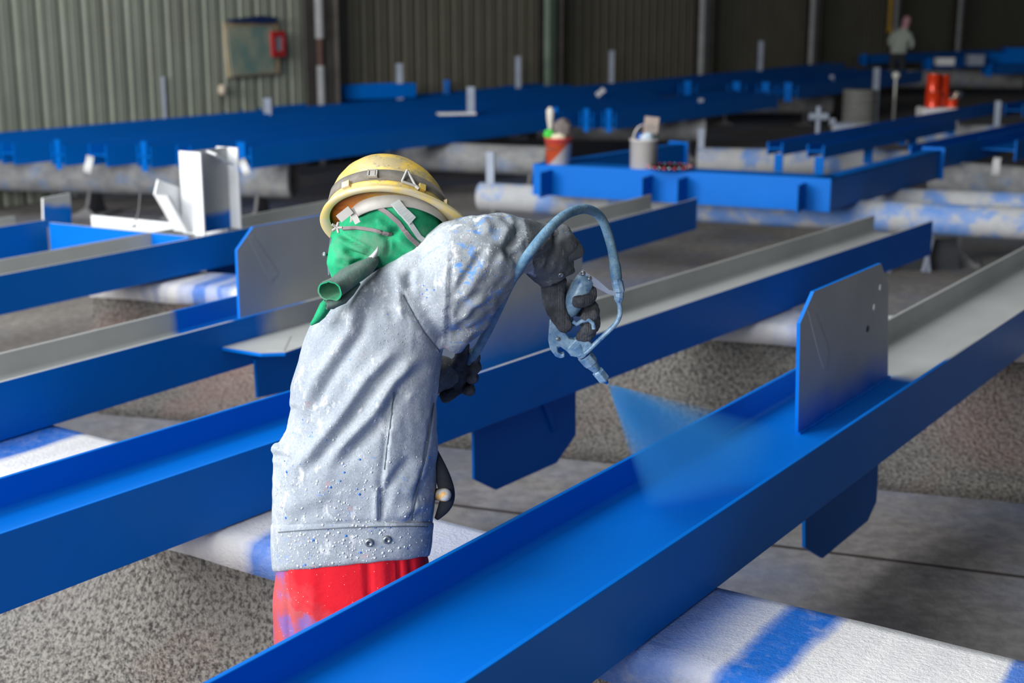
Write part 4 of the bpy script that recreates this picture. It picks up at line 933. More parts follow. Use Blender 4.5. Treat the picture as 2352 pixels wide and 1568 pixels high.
p, nn = onto(jm, 1287, 630); m = MB(); m.lathe([(0, 0.0005), (0.003, 0.001), (0.004, 0.005), (0.0065, 0.005), (0.008, 0.0), (0, -0.002)], p, axis=nn, n=16); obj('press_stud', m, M_STUD, jacket)
# dried paint blobs on the lower back
mbl = MB(); rnd = random.Random(3); cnt = 0; tri = 0
ico = bmesh.new(); bmesh.ops.create_icosphere(ico, subdivisions=1, radius=1); iv = [v.co.copy() for v in ico.verts]; ifc = [[v.index for v in f.verts] for f in ico.faces]; ico.free()
while cnt < 1100:
    px = rnd.uniform(628, 995); py = 1318 - abs(rnd.gauss(0, 1)) * 150
    if py < 960 or (px > 890 and rnd.random() < 0.55): continue
    tgt = wbm if py > 1205 else jm
    p, nn = onto(tgt, px, py)
    if onto.miss or nn.dot((CAM - p).normalized()) < 0.3: continue
    r = 0.0007 + rnd.random() ** 3 * 0.0036; q = Vector((0, 0, 1)).rotation_difference(nn)
    mbl.add([p + q @ Vector((v.x * r, v.y * r, v.z * r * 0.42 )) for v in iv], ifc, 1 if rnd.random() < 0.10 else 0, True); cnt += 1
tag(obj('paint_blobs', mbl, [simple('dried_white', (196, 202, 206), 0.5), simple('dried_blue', (40, 110, 200), 0.4)], jacket), kind='stuff')
# pocket bulging at the right hip, its cloth darkened for the shaded opening, a wooden handle end in it
m = MB(); P = [wv(1000, 1030, -0.01), wv(1012, 1075, -0.015), wv(1022, 1110, -0.02), wv(1030, 1140, -0.02), wv(1022, 1165, -0.02), wv(1003, 1190, -0.01)]
m.tube(P, [0.004, 0.016, 0.021, 0.020, 0.018, 0.006], 20); m = evaluated(m.mesh('pocket', [M_CUFF_SHADE]), [('SUBSURF', dict(levels=2, render_levels=2))]); m.materials.clear(); m.materials.append(simple('pocket_shade_cloth', (44, 48, 54), 0.9, 0, 0.2, 30)); m.polygons.foreach_set('use_smooth', [True] * len(m.polygons)); pk = obj('pocket', m, simple('pocket_dark', (58, 62, 68), 0.9, 0, 0.2, 30), jacket)
m = MB(); c = wv(1019, 1136, -0.045); ax = (Vector((0.35, -0.75, 0.25))).normalized(); m.lathe([(0, -0.05), (0.015, -0.05), (0.0165, 0.0), (0.0165, 0.01), (0.013, 0.019), (0.006, 0.023), (0, 0.024)], c, axis=ax, n=20)
th = NT('worn_wood'); th.col(th.mix(th.ramp(th.noise(60, 4), [(0.45, 0.0), (0.55, 1.0)]), lin((206, 160, 88)), lin((186, 188, 190)))).set(0.5)
tag(obj('tool_handle', m, th.mat), 'rounded wooden tool handle sticking out of the jacket pocket', 'tool')
# dark inner collar
m = MB(); m.tube([wv(812, 640, -0.07), wv(832, 628, -0.08), wv(852, 618, -0.075), wv(880, 603, -0.04)], [0.006, 0.012, 0.013, 0.008], 10); obj('collar', m, simple('teal_cloth', (58, 92, 110), 0.85), jacket)
# --- trousers: hips and two legs fused
mt = MB(); tr_ = []
for (L, R, b) in (((640, 1262), (978, 1245), .125), ((632, 1318), (986, 1290), .135), ((625, 1400), (985, 1380), .14), ((628, 1490), (985, 1480), .14)):
    l, r = wv(*L), wv(*R); tr_.append(ring((l + r) / 2, (r - l) / 2, ray(*[(q + w) / 2 for q, w in zip(L, R)]) * b, 32, 2.3))
mt.loft(tr_)
for h, sx in ((hipl, -1), (hipr, 1)):
    mt.tube([h + Vector((sx * 0.005, 0, 0.02)), h + Vector((sx * 0.01, 0, -0.12)), Vector((h.x + sx * 0.012, h.y - 0.01, 0.40)), Vector((h.x + sx * 0.015, h.y + 0.0, 0.22)), Vector((h.x + sx * 0.016, h.y + 0.01, 0.075))], [0.10, 0.102, 0.088, 0.08, 0.076], 20)
tm = evaluated(mt.mesh('trousers', [M_T]), [('REMESH', dict(mode='VOXEL', voxel_size=0.008)), ('SMOOTH', dict(factor=0.5, iterations=6))])
tuv = plane_uv(np.array([v.co[:] for v in tm.vertices]))
for v, (a_, b_) in zip(tm.vertices, tuv):
    f_ = 0
    for (xx, ww, aa) in ((655, 7, -.009), (712, 16, .005), (845, 6, -.011), (918, 4, -.008), (880, 14, .005), (945, 6, -.006), (675, 14, .007)):
        f_ += aa * math.exp(-(((a_ - xx - (b_ - 1320) * 0.05) / ww) ** 2))
    v.co += v.normal * (f_ + 0.003 * noise.noise(v.co * 15))
ttr = NT('red_trousers'); zz = ttr.axis(2); xx_ = ttr.axis(0)
c = ttr.mix(ttr.noise(4, 4), lin((204, 16, 36)), lin((176, 10, 28)))
dm = ttr.math('ADD', ttr.math('MULTIPLY', ttr.math('SUBTRACT', xx_, root_p.x), -3.2), ttr.math('MULTIPLY', ttr.math('SUBTRACT', zz, root_p.z), -2.6))
dm = ttr.math('ADD', dm, ttr.math('MULTIPLY', ttr.noise(9, 5, 0.7), 0.9))
c = ttr.mix(ttr.ramp(dm, [(0.75, 0.0), (1.0, 0.35), (1.3, 0.6)]), c, lin((150, 92, 96)))
c = ttr.mix(ttr.math('MULTIPLY', ttr.ramp(dm, [(0.95, 0.0), (1.2, 1.0)]), ttr.ramp(ttr.noise(9, 4, 0.6), [(0.5, 0.0), (0.62, 0.7)])), c, lin((84, 92, 170)))
c = ttr.mix(ttr.ramp(ttr.voro(80), [(0.05, 0.8), (0.09, 0.0)]), c, lin((226, 200, 190)))
ttr.col(c).set(0.8, 0, 0.25).bump(ttr.noise(60, 5), 0.25, 0.005)
tm.polygons.foreach_set('use_smooth', [True] * len(tm.polygons)); tm.materials.clear(); tm.materials.append(ttr.mat)
trousers = obj('trousers', tm, ttr.mat, painter)
M_BOOT = simple('boot_rubber', (40, 42, 44), 0.6)
for h, sx in ((hipl, -1), (hipr, 1)):
    a = Vector((h.x + sx * 0.018, h.y + 0.0, 0))
    b_ = skin([(a + Vector((0, -0.03, 0.045)), 0.045), (a + Vector((0, 0.02, 0.055)), 0.048), (a + Vector((sx * 0.015, 0.10, 0.042)), 0.042), (a + Vector((sx * 0.03, 0.17, 0.036)), 0.034), (a + Vector((0, 0.0, 0.13)), 0.055)], [(0, 1), (1, 2), (2, 3), (1, 4)], 2)
    for v in b_.vertices: v.co.z = max(v.co.z, 0.003)
    obj('boot', b_, M_BOOT, painter)
# --- green hood over the head
hm = bmesh.new(); bmesh.ops.create_icosphere(hm, subdivisions=5, radius=1)
hc = wv(898, 545, 0.03)
for v in hm.verts:
    d = v.co.copy(); p = Vector((d.x * 0.147, d.y * 0.118, d.z * 0.135))
    p.z -= 0.03 * d.x * (1 if d.x > 0 else 0.2)
    if d.z > 0: p.x = p.x * (1 - 0.30 * d.z) + 0.035 * d.z
    v.co = hc + p
me = bpy.data.meshes.new('hood'); hm.to_mesh(me); hm.free()
mk = MB(); mk.add([v.co.copy() for v in me.vertices], [list(p.vertices) for p in me.polygons])
mk.tube([wv(805, 565, -0.01), wv(800, 600, -0.02), wv(815, 640, -0.01), wv(840, 700, 0.0)], [0.050, 0.052, 0.052, 0.06], 20)
mk.tube([wv(900, 590, 0.02), wv(900, 650, 0.03), wv(900, 720, 0.03)], [0.10, 0.085, 0.08], 20)
hm_ = evaluated(mk.mesh('hood', [M_T]), [('REMESH', dict(mode='VOXEL', voxel_size=0.005)), ('SMOOTH', dict(factor=0.5, iterations=8))])
co = np.array([v.co[:] for v in hm_.vertices]); no = np.array([v.normal[:] for v in hm_.vertices]); nv = len(co); uv = plane_uv(co)
tocam = np.array([0, 0, CAMZ]) - co; tocam /= np.linalg.norm(tocam, axis=1)[:, None]; facing = np.clip((np.sum(no * tocam, 1) + 0.2) / 0.5, 0, 1); disp = np.zeros(nv)
fold([(772, 528), (800, 548), (840, 570), (868, 585)], 6, 0.008, 'valley'); fold([(785, 572), (815, 585), (850, 596)], 6, 0.008, 'valley')
fold([(768, 596), (800, 606), (838, 604)], 6, 0.007, 'valley'); fold([(770, 545), (800, 560), (850, 580)], 8, 0.006, 'bump')
fold([(890, 545), (892, 565), (888, 590)], 4, 0.005, 'valley'); fold([(868, 532), (890, 542), (925, 522)], 7, 0.007, 'valley')
fold([(905, 545), (930, 560), (960, 580)], 9, 0.005, 'ridge'); fold([(800, 610), (830, 600), (870, 610)], 8, 0.006, 'valley')
fold([(860, 500), (880, 520), (900, 532)], 9, 0.005, 'bump')
disp *= 1.7
for i in range(nv): disp[i] += 0.003 * noise.noise(Vector(co[i] * 25))
co += no * disp[:, None]; hm_.vertices.foreach_set('co', co.ravel()); hm_.polygons.foreach_set('use_smooth', [True] * len(hm_.polygons)); hm_.update()
tg = NT('dusty_green_cloth'); c = tg.mix(tg.ramp(tg.noise(9, 5, 0.65), [(0.35, 0.0), (0.65, 1.0)]), lin((44, 160, 114)), lin((22, 120, 84)))
c = tg.mix(tg.ramp(tg.noise(6, 5, 0.7), [(0.48, 0.0), (0.68, 0.6)]), c, lin((110, 124, 114)))
tg.col(c).set(0.95, 0, 0.15).bump(tg.noise(140, 4), 0.3, 0.003)
hm_.materials.clear(); hm_.materials.append(tg.mat); hood = obj('hood', hm_, tg.mat, painter)
M_CORD = simple('cord_grey', (128, 116, 120), 0.85)
def strap_on(msh, pts, hw, th, name, mat, parent, lift=0.003, flat=True):
    """a band laid on a surface through the given points"""
    P = []
    for i in range(len(pts) - 1):
        for k in range(6): P.append((pts[i][0] + (pts[i + 1][0] - pts[i][0]) * k / 6, pts[i][1] + (pts[i + 1][1] - pts[i][1]) * k / 6))
    P.append(pts[-1]); Q = [onto(msh, *q) for q in P]; m = MB(); rings = []
    for i, (p, nn) in enumerate(Q):
        t = (Q[min(i + 1, len(Q) - 1)][0] - Q[max(i - 1, 0)][0]).normalized(); s = t.cross(nn).normalized(); p = p + nn * lift
        rings.append([p - s * hw - nn * th, p + s * hw - nn * th, p + s * hw + nn * th, p - s * hw + nn * th])
    m.loft(rings, 0, True, False); return obj(name, m, mat, parent)
strap_on(hm_, [(790, 526), (820, 524), (860, 529), (897, 536)], 0.004, 0.003, 'mask_cord', M_CORD, hood)
strap_on(hm_, [(862, 474), (890, 490), (915, 512), (940, 545), (962, 566)], 0.005, 0.003, 'mask_cord', M_CORD, hood)
M_STRAPG = simple('strap_pale', (176, 182, 184), 0.7)
strap_on(hm_, [(905, 470), (920, 488), (940, 512), (962, 545), (985, 562)], 0.006, 0.002, 'mask_strap', M_STRAPG, hood)
strap_on(hm_, [(908, 468), (922, 486), (946, 508)], 0.0115, 0.003, 'strap_slide', M_STRAPG, hood, 0.006)
# respirator on the far side of the face
m = MB(); fc = wv(975, 560, 0.13); m.lathe([(0, -0.02), (0.05, -0.02), (0.055, 0.02), (0.035, 0.05), (0, 0.055)], fc, axis=(0.6, 0.7, -0.3), n=20); obj('respirator', m, simple('respirator_grey', (80, 84, 90), 0.5), hood)
# neck cloth: rolled end that opens to the left, and its tail
def sheet_roll(path, r0, r1, th, mat, mat_in, name, parent, n=24, squash=1.0):
    m = MB(); P = path; N = len(P); ro, ri = [], []
    ref = None
    for i, p in enumerate(P):
        t = (P[min(i + 1, N - 1)] - P[max(i - 1, 0)]).normalized()
        if ref is None: ref = Vector((0, 0, 1)).cross(t).normalized()
        ref = (ref - t * ref.dot(t)).normalized(); b = t.cross(ref); r = r0 + (r1 - r0) * i / (N - 1)
        f = lambda rr: [p + ref * math.cos(2 * math.pi * k / n) * rr + b * math.sin(2 * math.pi * k / n) * rr * squash * (1 + 0.10 * math.sin(2 * math.pi * k / n * 3 + i * 0.3)) for k in range(n)]
        ro.append(f(r)); ri.append(f(r - th))
    m.loft(ro, 0, False); m.loft([q[::-1] for q in ri], 1, False)
    m.add(ro[0] + ri[0], [(k, n + k, n + (k + 1) % n, (k + 1) % n) for k in range(n)], 1); return obj(name, m, [mat, mat_in], parent)
tgd = NT('dusty_grey_green_cloth'); c = tgd.mix(tgd.ramp(tgd.noise(11, 5, 0.7), [(0.4, 0.0), (0.6, 1.0)]), lin((56, 102, 88)), lin((92, 106, 102)))
tgd.col(c).set(0.95, 0, 0.1).bump(tgd.noise(140, 4), 0.4, 0.004)
def roll2(path, radii, th, mo, mi, name, parent, sq=0.8, n=28, lobe=0.12):
    m = MB(); ro, ri = [], []; ref = None; N = len(path)
    for i, p in enumerate(path):
        t = (path[min(i + 1, N - 1)] - path[max(i - 1, 0)]).normalized()
        if ref is None: ref = Vector((0, 0, 1)).cross(t).normalized()
        ref = (ref - t * ref.dot(t)).normalized(); b = t.cross(ref); r = radii[i]
        f = lambda rr: [p + ref * math.cos(2 * math.pi * k / n) * rr + b * math.sin(2 * math.pi * k / n) * rr * sq * (1 + lobe * math.cos(2 * math.pi * k / n * 2 + 0.7) + 0.05 * math.sin(2 * math.pi * k / n * 5 + i)) + Vector((0, 0, 0.0025 * noise.noise(p * 60 + Vector((k, 0, 0))))) for k in range(n)]
        o_ = f(r); o_ = [q + (q - p).normalized() * 0.005 * noise.noise(q * 45) for q in o_]; ro.append(o_); ri.append([p + (q - p) * (1 - th / r) for q in o_])
    m.loft(ro, 0, False); m.loft([q[::-1] for q in ri], 1, False)
    m.add(ro[0] + ri[0], [(k, n + k, n + (k + 1) % n, (k + 1) % n) for k in range(n)], 1); return obj(name, m, [mo, mi], parent)
scarf = roll2([wv(757, 668, -0.200), wv(764, 663, -0.188), wv(778, 654, -0.172), wv(796, 642, -0.158), wv(815, 629, -0.142), wv(835, 616, -0.125), wv(852, 603, -0.100), wv(864, 592, -0.07)], [0.031, 0.030, 0.029, 0.029, 0.028, 0.025, 0.019, 0.010], 0.004, tgd.mat, tg.mat, 'neck_cloth', painter)
roll2([wv(748, 699, -0.172), wv(764, 696, -0.168), wv(785, 686, -0.158), wv(805, 668, -0.145), wv(820, 650, -0.13)], [0.023, 0.023, 0.022, 0.018, 0.012], 0.004, tgd.mat, tgd.mat, 'cloth_fold', scarf, 0.6)
m = MB(); tl = [(752, 690, 10), (744, 704, 15), (734, 722, 13), (724, 736, 9), (713, 746, 3)]
m.loft([[wv(px + w, py + w * 0.5, -0.145), wv(px, py, -0.16), wv(px - w * 0.6, py - w * 0.5, -0.145), wv(px, py, -0.135)] for px, py, w in tl]); obj('cloth_tail', m, tg.mat, scarf)
m = MB(); q = [(828, 608, 5), (842, 602, 7), (856, 592, 8), (866, 578, 6), (869, 566, 2)]
m.loft([[wv(px + w * 0.4, py + w, -0.10), wv(px, py, -0.108), wv(px - w * 0.4, py - w, -0.10), wv(px, py, -0.095)] for px, py, w in q]); obj('loose_tie', m, M_STRAPG, hood)
# cable and small screw at the cheek
m = MB(); m.tube([wv(762, 545, 0.0), wv(757, 580, 0.0), wv(755, 605, 0.0), wv(757, 632, -0.01)], 0.004, 8); obj('cable', m, simple('cable_dark', (70, 76, 92), 0.6), hood)
m = MB(); m.lathe([(0, -0.012), (0.003, -0.012), (0.003, 0.0), (0.006, 0.0), (0.0055, 0.004), (0, 0.005)], wv(746, 584, -0.01), axis=(-0.6, -0.8, 0.2), n=12); obj('screw', m, M_STUD, hood)
M_SEAM = simple('seam_thread', (92, 100, 110), 0.9)
strap_on(jm, [(925, 677), (951, 725), (973, 762), (1010, 808)], 0.0013, 0.001, 'seam', M_SEAM, jacket, 0.0012)
strap_on(jm, [(996, 925), (978, 1036), (959, 1118), (944, 1194)], 0.0015, 0.001, 'seam', M_SEAM, jacket, 0.0012)
strap_on(jm, [(904, 900), (899, 960), (889, 1030), (884, 1078)], 0.0013, 0.001, 'seam', M_SEAM, jacket, 0.0012)
strap_on(wbm, [(640, 1222), (700, 1217), (780, 1212), (860, 1209), (940, 1208), (982, 1209)], 0.0012, 0.001, 'seam', M_SEAM, jacket, 0.0012)
# --- hard hat
U_ = Vector((-0.02, 0.70, 0.72)).normalized(); Fx = Vector((0.86, 0.50, 0.0)); Fx = (Fx - U_ * Fx.dot(U_)).normalized(); Sy = U_.cross(Fx)
HC = wv(894, 505, 0.03)
def hp3(x, y, z): return HC + Fx * x + Sy * y + U_ * z
def dome(t, a, k=1.0):
    """t 0..1 rim to crown, a angle from the front"""
    rx, ry, h = 0.150 * k, 0.126 * k, 0.166 * k
    c = math.cos(t * math.pi / 2) ** 0.85; s = math.sin(t * math.pi / 2)
    return hp3(rx * c * math.cos(a) - 0.006 * s, ry * c * math.sin(a), h * s)
ty = NT('worn_yellow_shell'); c = ty.mix(ty.noise(3, 4), lin((240, 208, 100)), lin((228, 184, 62)))
c = ty.mix(ty.ramp(ty.noise(16, 6, 0.75, vec=ty.co((0.6, 0.6, 1.8))), [(0.40, 0.0), (0.56, 0.8)]), c, lin((158, 152, 128)))
c = ty.mix(ty.ramp(ty.noise(70, 5, 0.75), [(0.56, 0.0), (0.64, 0.7)]), c, lin((120, 112, 92)))
ty.col(c).set(0.35, 0, 0.5).bump(ty.noise(40, 4), 0.08, 0.003)
M_INS = simple('shell_inside', (196, 104, 20), 0.5); M_BRIM = NT('worn_brim'); M_BRIM.col(M_BRIM.mix(M_BRIM.ramp(M_BRIM.noise(14, 5, 0.7), [(0.42, 0.0), (0.6, 1.0)]), lin((214, 190, 110)), lin((196, 188, 168)))).set(0.45)
m = MB(); n = 64; T = [0, 0.06, 0.14, 0.24, 0.36, 0.5, 0.64, 0.78, 0.9, 0.97]
m.loft([[dome(t, 2 * math.pi * k / n) for k in range(n)] for t in T], 0)
m.loft([[dome(t, 2 * math.pi * k / n, 0.965) for k in range(n)][::-1] for t in T], 1)
hat = obj('hard_hat', m, [ty.mat, M_INS], painter); hat['label'] = 'scuffed yellow hard hat'
# brim: rolled rim all round, longer at the front
m = MB(); ri, ro, ro2, ri2 = [], [], [], []
for k in range(96):
    a = 2 * math.pi * k / 96; fr = max(0, math.cos(a)) ** 2.2; e = 0.016 + 0.046 * fr
    b = dome(0, a, 0.985); dirn = (Fx * math.cos(a) * 1.0 + Sy * math.sin(a) * 0.9).normalized()
    drop = -0.012 - 0.02 * fr
    ri.append(b + U_ * 0.004); ro.append(b + dirn * e + U_ * (drop + 0.006)); ro2.append(b + dirn * (e + 0.003) + U_ * (drop - 0.004)); ri2.append(b + dirn * -0.004 + U_ * (-0.008))
mid1 = [(x * 0.45 + y * 0.55) + U_ * 0.004 for x, y in zip(ri, ro)]; 
m.loft([ri, mid1, ro, ro2, ri2], 0, False); obj('brim', m, M_BRIM.mat, hat)
M_BAND = simple('dirty_band', (122, 116, 108), 0.9, 0, 0.2, 30)
m = MB(); bo, bi, to, ti = [], [], [], []
for k in range(80):
    a = 2 * math.pi * k / 80; t0, t1 = 0.085, 0.225; w = 0.006 * math.sin(a * 3)
    t1 = 0.215 + w; bo.append(dome(t0, a, 1.012)); to.append(dome(t1, a, 1.012)); ti.append(dome(t1, a, 1.0)); bi.append(dome(t0, a, 1.0))
m.loft([bi, bo, to, ti], 0, False); band = obj('elastic_band', m, M_BAND, hat)
def ang_for(px):   # angle on the near rim whose point lies at that column
    best = min((abs(proj(dome(0.15, a))[0] - px), a) for a in [math.pi * 2 * i / 720 for i in range(720)] if proj(dome(0.15, a))[1] < proj(HC)[1] + 12 and (dome(0.15, a) - HC).y < 0.03)
    return best[1]
ab = ang_for(857); p = dome(0.15, ab, 1.03); nn = (p - HC).normalized(); q = (dome(0.15, ab + 0.05) - dome(0.15, ab - 0.05)).normalized(); up = nn.cross(q)
Rm = Matrix((q, up, nn)).transposed()
m = MB()
for sx in (-1, 1): m.box(p + q * sx * 0.010, (0.004, 0.026, 0.006), 0, Rm)
for sy in (-1, 1): m.box(p + up * sy * 0.012, (0.024, 0.004, 0.006), 0, Rm)
m.box(p, (0.012, 0.02, 0.004), 0, Rm); obj('buckle', m, simple('buckle_grey', (150, 146, 140), 0.5), hat)
ac = ang_for(936); p = dome(0.10, ac, 1.035); nn = (p - HC).normalized(); q = (dome(0.15, ac + 0.05) - dome(0.15, ac - 0.05)).normalized()
if q.x < 0: q = -q
up = U_; m = MB(); tri_ = [p + up * 0.03 - q * 0.004, p - q * 0.016 - up * 0.006, p + q * 0.018 - up * 0.010]
for i in range(3): m.tube([tri_[i], tri_[(i + 1) % 3]], 0.0032, 8)
m.tube([tri_[2], tri_[2] + q * 0.008 - up * 0.006], 0.0045, 8); obj('lamp_clip', m, simple('clip_grey', (170, 170, 166), 0.5), hat)
for pxs, wd in ((800, 0.02), (965, 0.016), (1018, 0.012)):
    aa = ang_for(pxs); p = dome(0.06, aa, 1.02); q = (dome(0.06, aa + 0.05) - dome(0.06, aa - 0.05)).normalized(); nn = q.cross(U_)
    m = MB(); m.box(p + U_ * 0.004, (wd, 0.012, 0.016), 0, Matrix((q, nn, U_)).transposed()); obj('strap_lug', m, M_BRIM.mat if pxs == 800 else ty.mat, hat)
# suspension: pale headband inside, with the nape strap
M_SUSP = simple('suspension_white', (172, 170, 166), 0.55, 0, 0.1, 20)
m = MB(); o1, o2, i1, i2 = [], [], [], []
for k in range(64):
    a = 2 * math.pi * k / 64; lo = -0.030 - 0.012 * max(0, -math.cos(a))
    pt = lambda kx, z: hp3(0.024 + 0.146 * kx * math.cos(a), -0.004 + 0.122 * kx * math.sin(a), z)
    o1.append(pt(0.82, 0.035)); o2.append(pt(0.86, lo)); i2.append(pt(0.83, lo)); i1.append(pt(0.79, 0.035))
m.loft([i1, o1, o2, i2], 0, False); susp = obj('headband', m, M_SUSP, hat)
m = MB()
for (x0, y0, x1, y1, w) in ((778, 503, 806, 481, 0.010), (806, 480, 822, 512, 0.007)):
    a_, b_ = wv(x0, y0, -0.085), wv(x1, y1, -0.095); d = (b_ - a_).normalized(); s_ = d.cross(Vector((0, 1, 0))).normalized()
    m.prism([a_ - s_ * w, b_ - s_ * w, b_ + s_ * w, a_ + s_ * w], Vector((0, 0.005, 0)))
obj('nape_strap', m, M_SUSP, hat)
m = MB(); p = wv(774, 522, -0.08)
for i in range(5):
    a = 2 * math.pi * i / 5; m.tube([p, p + Vector((math.cos(a) * 0.013, -0.004, math.sin(a) * 0.013))], [0.004, 0.003], 8)
obj('ratchet_knob', m, M_SUSP, hat)
# --- gloves: palm, four bent fingers and a thumb each
tgl = NT('charcoal_knit'); wv_ = tgl.n('ShaderNodeTexWave'); wv_.inputs['Scale'].default_value = 140; wv_.inputs['Distortion'].default_value = 3; tgl.L(tgl.co(), wv_.inputs[0])
tgl.col(tgl.mix(tgl.ramp(tgl.noise(18, 5, 0.7), [(0.42, 0.0), (0.7, 1.0)]), lin((74, 76, 82)), lin((118, 122, 128)))).set(1.0, 0, 0.1).bump(tgl.math('ADD', wv_.outputs['Fac'], tgl.noise(120, 4)), 0.7, 0.004)
def glove(chains, name, parent, label=None):
    """each chain is its own short skinned run rooted inside the palm"""
    vs = MB()
    for ch in chains:
        me = skin([(p, r) for p, r in ch], [(i, i + 1) for i in range(len(ch) - 1)], 2)
        vs.add([v.co.copy() for v in me.vertices], [list(p.vertices) for p in me.polygons], 0, True)
    me = evaluated(vs.mesh(name, [M_T]), [('REMESH', dict(mode='VOXEL', voxel_size=0.0028)), ('SMOOTH', dict(factor=0.4, iterations=3))])
    for v in me.vertices: v.co += v.normal * (0.0014 * noise.noise(v.co * 120) + 0.0016 * noise.noise(v.co * 55))
    me.polygons.foreach_set('use_smooth', [True] * len(me.polygons)); me.materials.clear(); me.materials.append(tgl.mat)
    o = obj(name, me, tgl.mat, parent)
    if label: o['label'] = label
    return o
DH = 0.10     # depth of the gun hand beyond the trunk
def gv(px, py, dy=0.0): return wv(px, py, DH + dy)
g_r = glove([
    [(gv(1278, 622, -.01), .036), (gv(1270, 655, -.01), .034), (gv(1270, 690, -.012), .031), (gv(1282, 722, -.02), .027), (gv(1296, 745, -.026), .022), (gv(1308, 762, -.03), .019)],   # heel of the hand and thumb
    [(gv(1290, 650, .02), .034), (gv(1318, 680, .035), .034), (gv(1335, 705, .035), .030), (gv(1342, 725, .03), .026)],                                   # palm behind the handle
    [(gv(1330, 655, .035), .021), (gv(1357, 662, .02), .020), (gv(1360, 686, -.012), .0185), (gv(1335, 694, -.033), .018), (gv(1312, 692, -.036), .016)],   # little finger, curled round the handle
    [(gv(1338, 690, .03), .021), (gv(1365, 708, .015), .020), (gv(1364, 726, -.012), .0185), (gv(1345, 731, -.026), .017), (gv(1334, 728, -.028), .015)],   # ring finger
    [(gv(1342, 712, .03), .021), (gv(1368, 738, .012), .020), (gv(1362, 756, -.012), .0185), (gv(1345, 758, -.022), .017), (gv(1335, 752, -.024), .015)],   # middle finger
    [(gv(1340, 725, .025), .020), (gv(1360, 760, .012), .018), (gv(1350, 774, -.008), .017), (gv(1334, 773, -.02), .0155), (gv(1326, 766, -.022), .014)],   # index finger on the trigger
], 'glove', painter, 'dark knitted glove on the spray gun')
def lv(px, py, dy=0.0): return wv(px, py, 0.20 + dy)
g_l = glove([
    [(lv(1030, 890), .034), (lv(1045, 868), .036), (lv(1062, 838), .034), (lv(1072, 815), .028)],
    [(lv(1050, 850, .02), .02), (lv(1080, 812, .02), .019), (lv(1093, 818, -.015), .017), (lv(1082, 830, -.04), .015)],
    [(lv(1055, 860, .02), .02), (lv(1088, 832, .02), .019), (lv(1095, 845, -.015), .017), (lv(1082, 850, -.04), .015)],
    [(lv(1055, 875, .02), .02), (lv(1085, 860, .02), .019), (lv(1090, 870, -.015), .017), (lv(1076, 872, -.04), .015)],
    [(lv(1050, 890, .02), .019), (lv(1076, 890, .02), .018), (lv(1080, 898, -.015), .016), (lv(1068, 898, -.035), .014)],
    [(lv(1050, 850, -.02), .022), (lv(1060, 818, -.03), .019), (lv(1066, 796, -.03), .016), (lv(1069, 784, -.03), .013)],
    [(lv(1030, 885), .038), (lv(1040, 905), .040), (lv(1045, 912), .036)],
], 'glove', painter, 'dark glove in the shade holding the hose')
# ------------------------------------------------------------------ spray gun
tpn = NT('paint_coated_metal'); c = tpn.mix(tpn.ramp(tpn.noise(30, 5, 0.65), [(0.38, 0.0), (0.62, 1.0)]), lin((86, 126, 162)), lin((146, 174, 196)))
c = tpn.mix(tpn.ramp(tpn.noise(70, 4, 0.6), [(0.58, 0.0), (0.66, 0.8)]), c, lin((48, 104, 164)))
tpn.col(c).set(0.4, 0.1, 0.5).bump(tpn.noise(110, 4), 0.35, 0.003); M_GUN = tpn.mat
M_STEEL = simple('scraped_steel', (186, 192, 198), 0.35, 0.3)
gun = empty('spray_gun', gv(1320, 770), 'blue grey paint caked spray gun held over the front beam', 'spray gun')
m = MB(); hd = [(1350, 632, 13), (1345, 640, 22), (1335, 660, 25), (1320, 690, 25), (1308, 715, 20), (1302, 728, 14), (1310, 750, 12)]
m.tube([gv(px, py, -0.004) for px, py, r in hd], [r * 0.00105 for px, py, r in hd], 20); obj('handle', m, M_GUN, gun)
def gplate(poly, dy, th, name, mat=None, bv=0.003):
    m = MB(); m.prism([gv(px, py, dy) for px, py in poly], Vector((0, th, 0))); o = obj(name, m, mat or M_GUN, gun); bevel(o, bv, 3); return o
gplate([(1262, 735), (1274, 730), (1292, 752), (1308, 776), (1330, 780), (1345, 795), (1312, 817), (1303, 806), (1288, 795), (1280, 794), (1281, 806), (1290, 811), (1296, 808), (1297, 818), (1288, 821), (1276, 817), (1263, 800), (1259, 780)], 0.0, 0.022, 'body')
gplate([(1320, 776), (1345, 772), (1362, 790), (1330, 818), (1312, 815), (1300, 798)], 0.002, 0.034, 'body_block', None, 0.004)
m = MB(); tg_ = [(1316, 738), (1324, 744), (1336, 737), (1352, 734), (1362, 742), (1364, 755)]
m.tube([gv(px, py, -0.035) for px, py in tg_], 0.0055, 10); obj('trigger', m, M_GUN, gun)
m = MB(); m.lathe([(0, 0), (0.0055, 0), (0.0055, 0.004), (0, 0.005)], gv(1281, 778, -0.013), axis=(0, -1, 0), n=6, smooth=False); obj('bolt', m, M_STUD, gun)
nz0, nz1 = gv(1330, 800), gv(1395, 880, 0.0); nz1 = gv(1395, 880, 0.03); na = (nz1 - nz0); NL = na.length; na.normalize()
def seg(t0, t1, r0, r1, n, name, mat, sm=False):
    m = MB(); a = nz0 + na * NL * t0; L = NL * (t1 - t0); m.lathe([(0, 0), (r0, 0.0), (r1, L), (0, L)], a, axis=na, n=n, smooth=sm); o = obj(name, m, mat, gun); bevel(o, 0.0015, 2); return o
seg(-0.12, 0.16, 0.017, 0.018, 24, 'collar', M_GUN); seg(0.16, 0.19, 0.0155, 0.0155, 24, 'ring', simple('ring_dark', (30, 60, 110), 0.5))
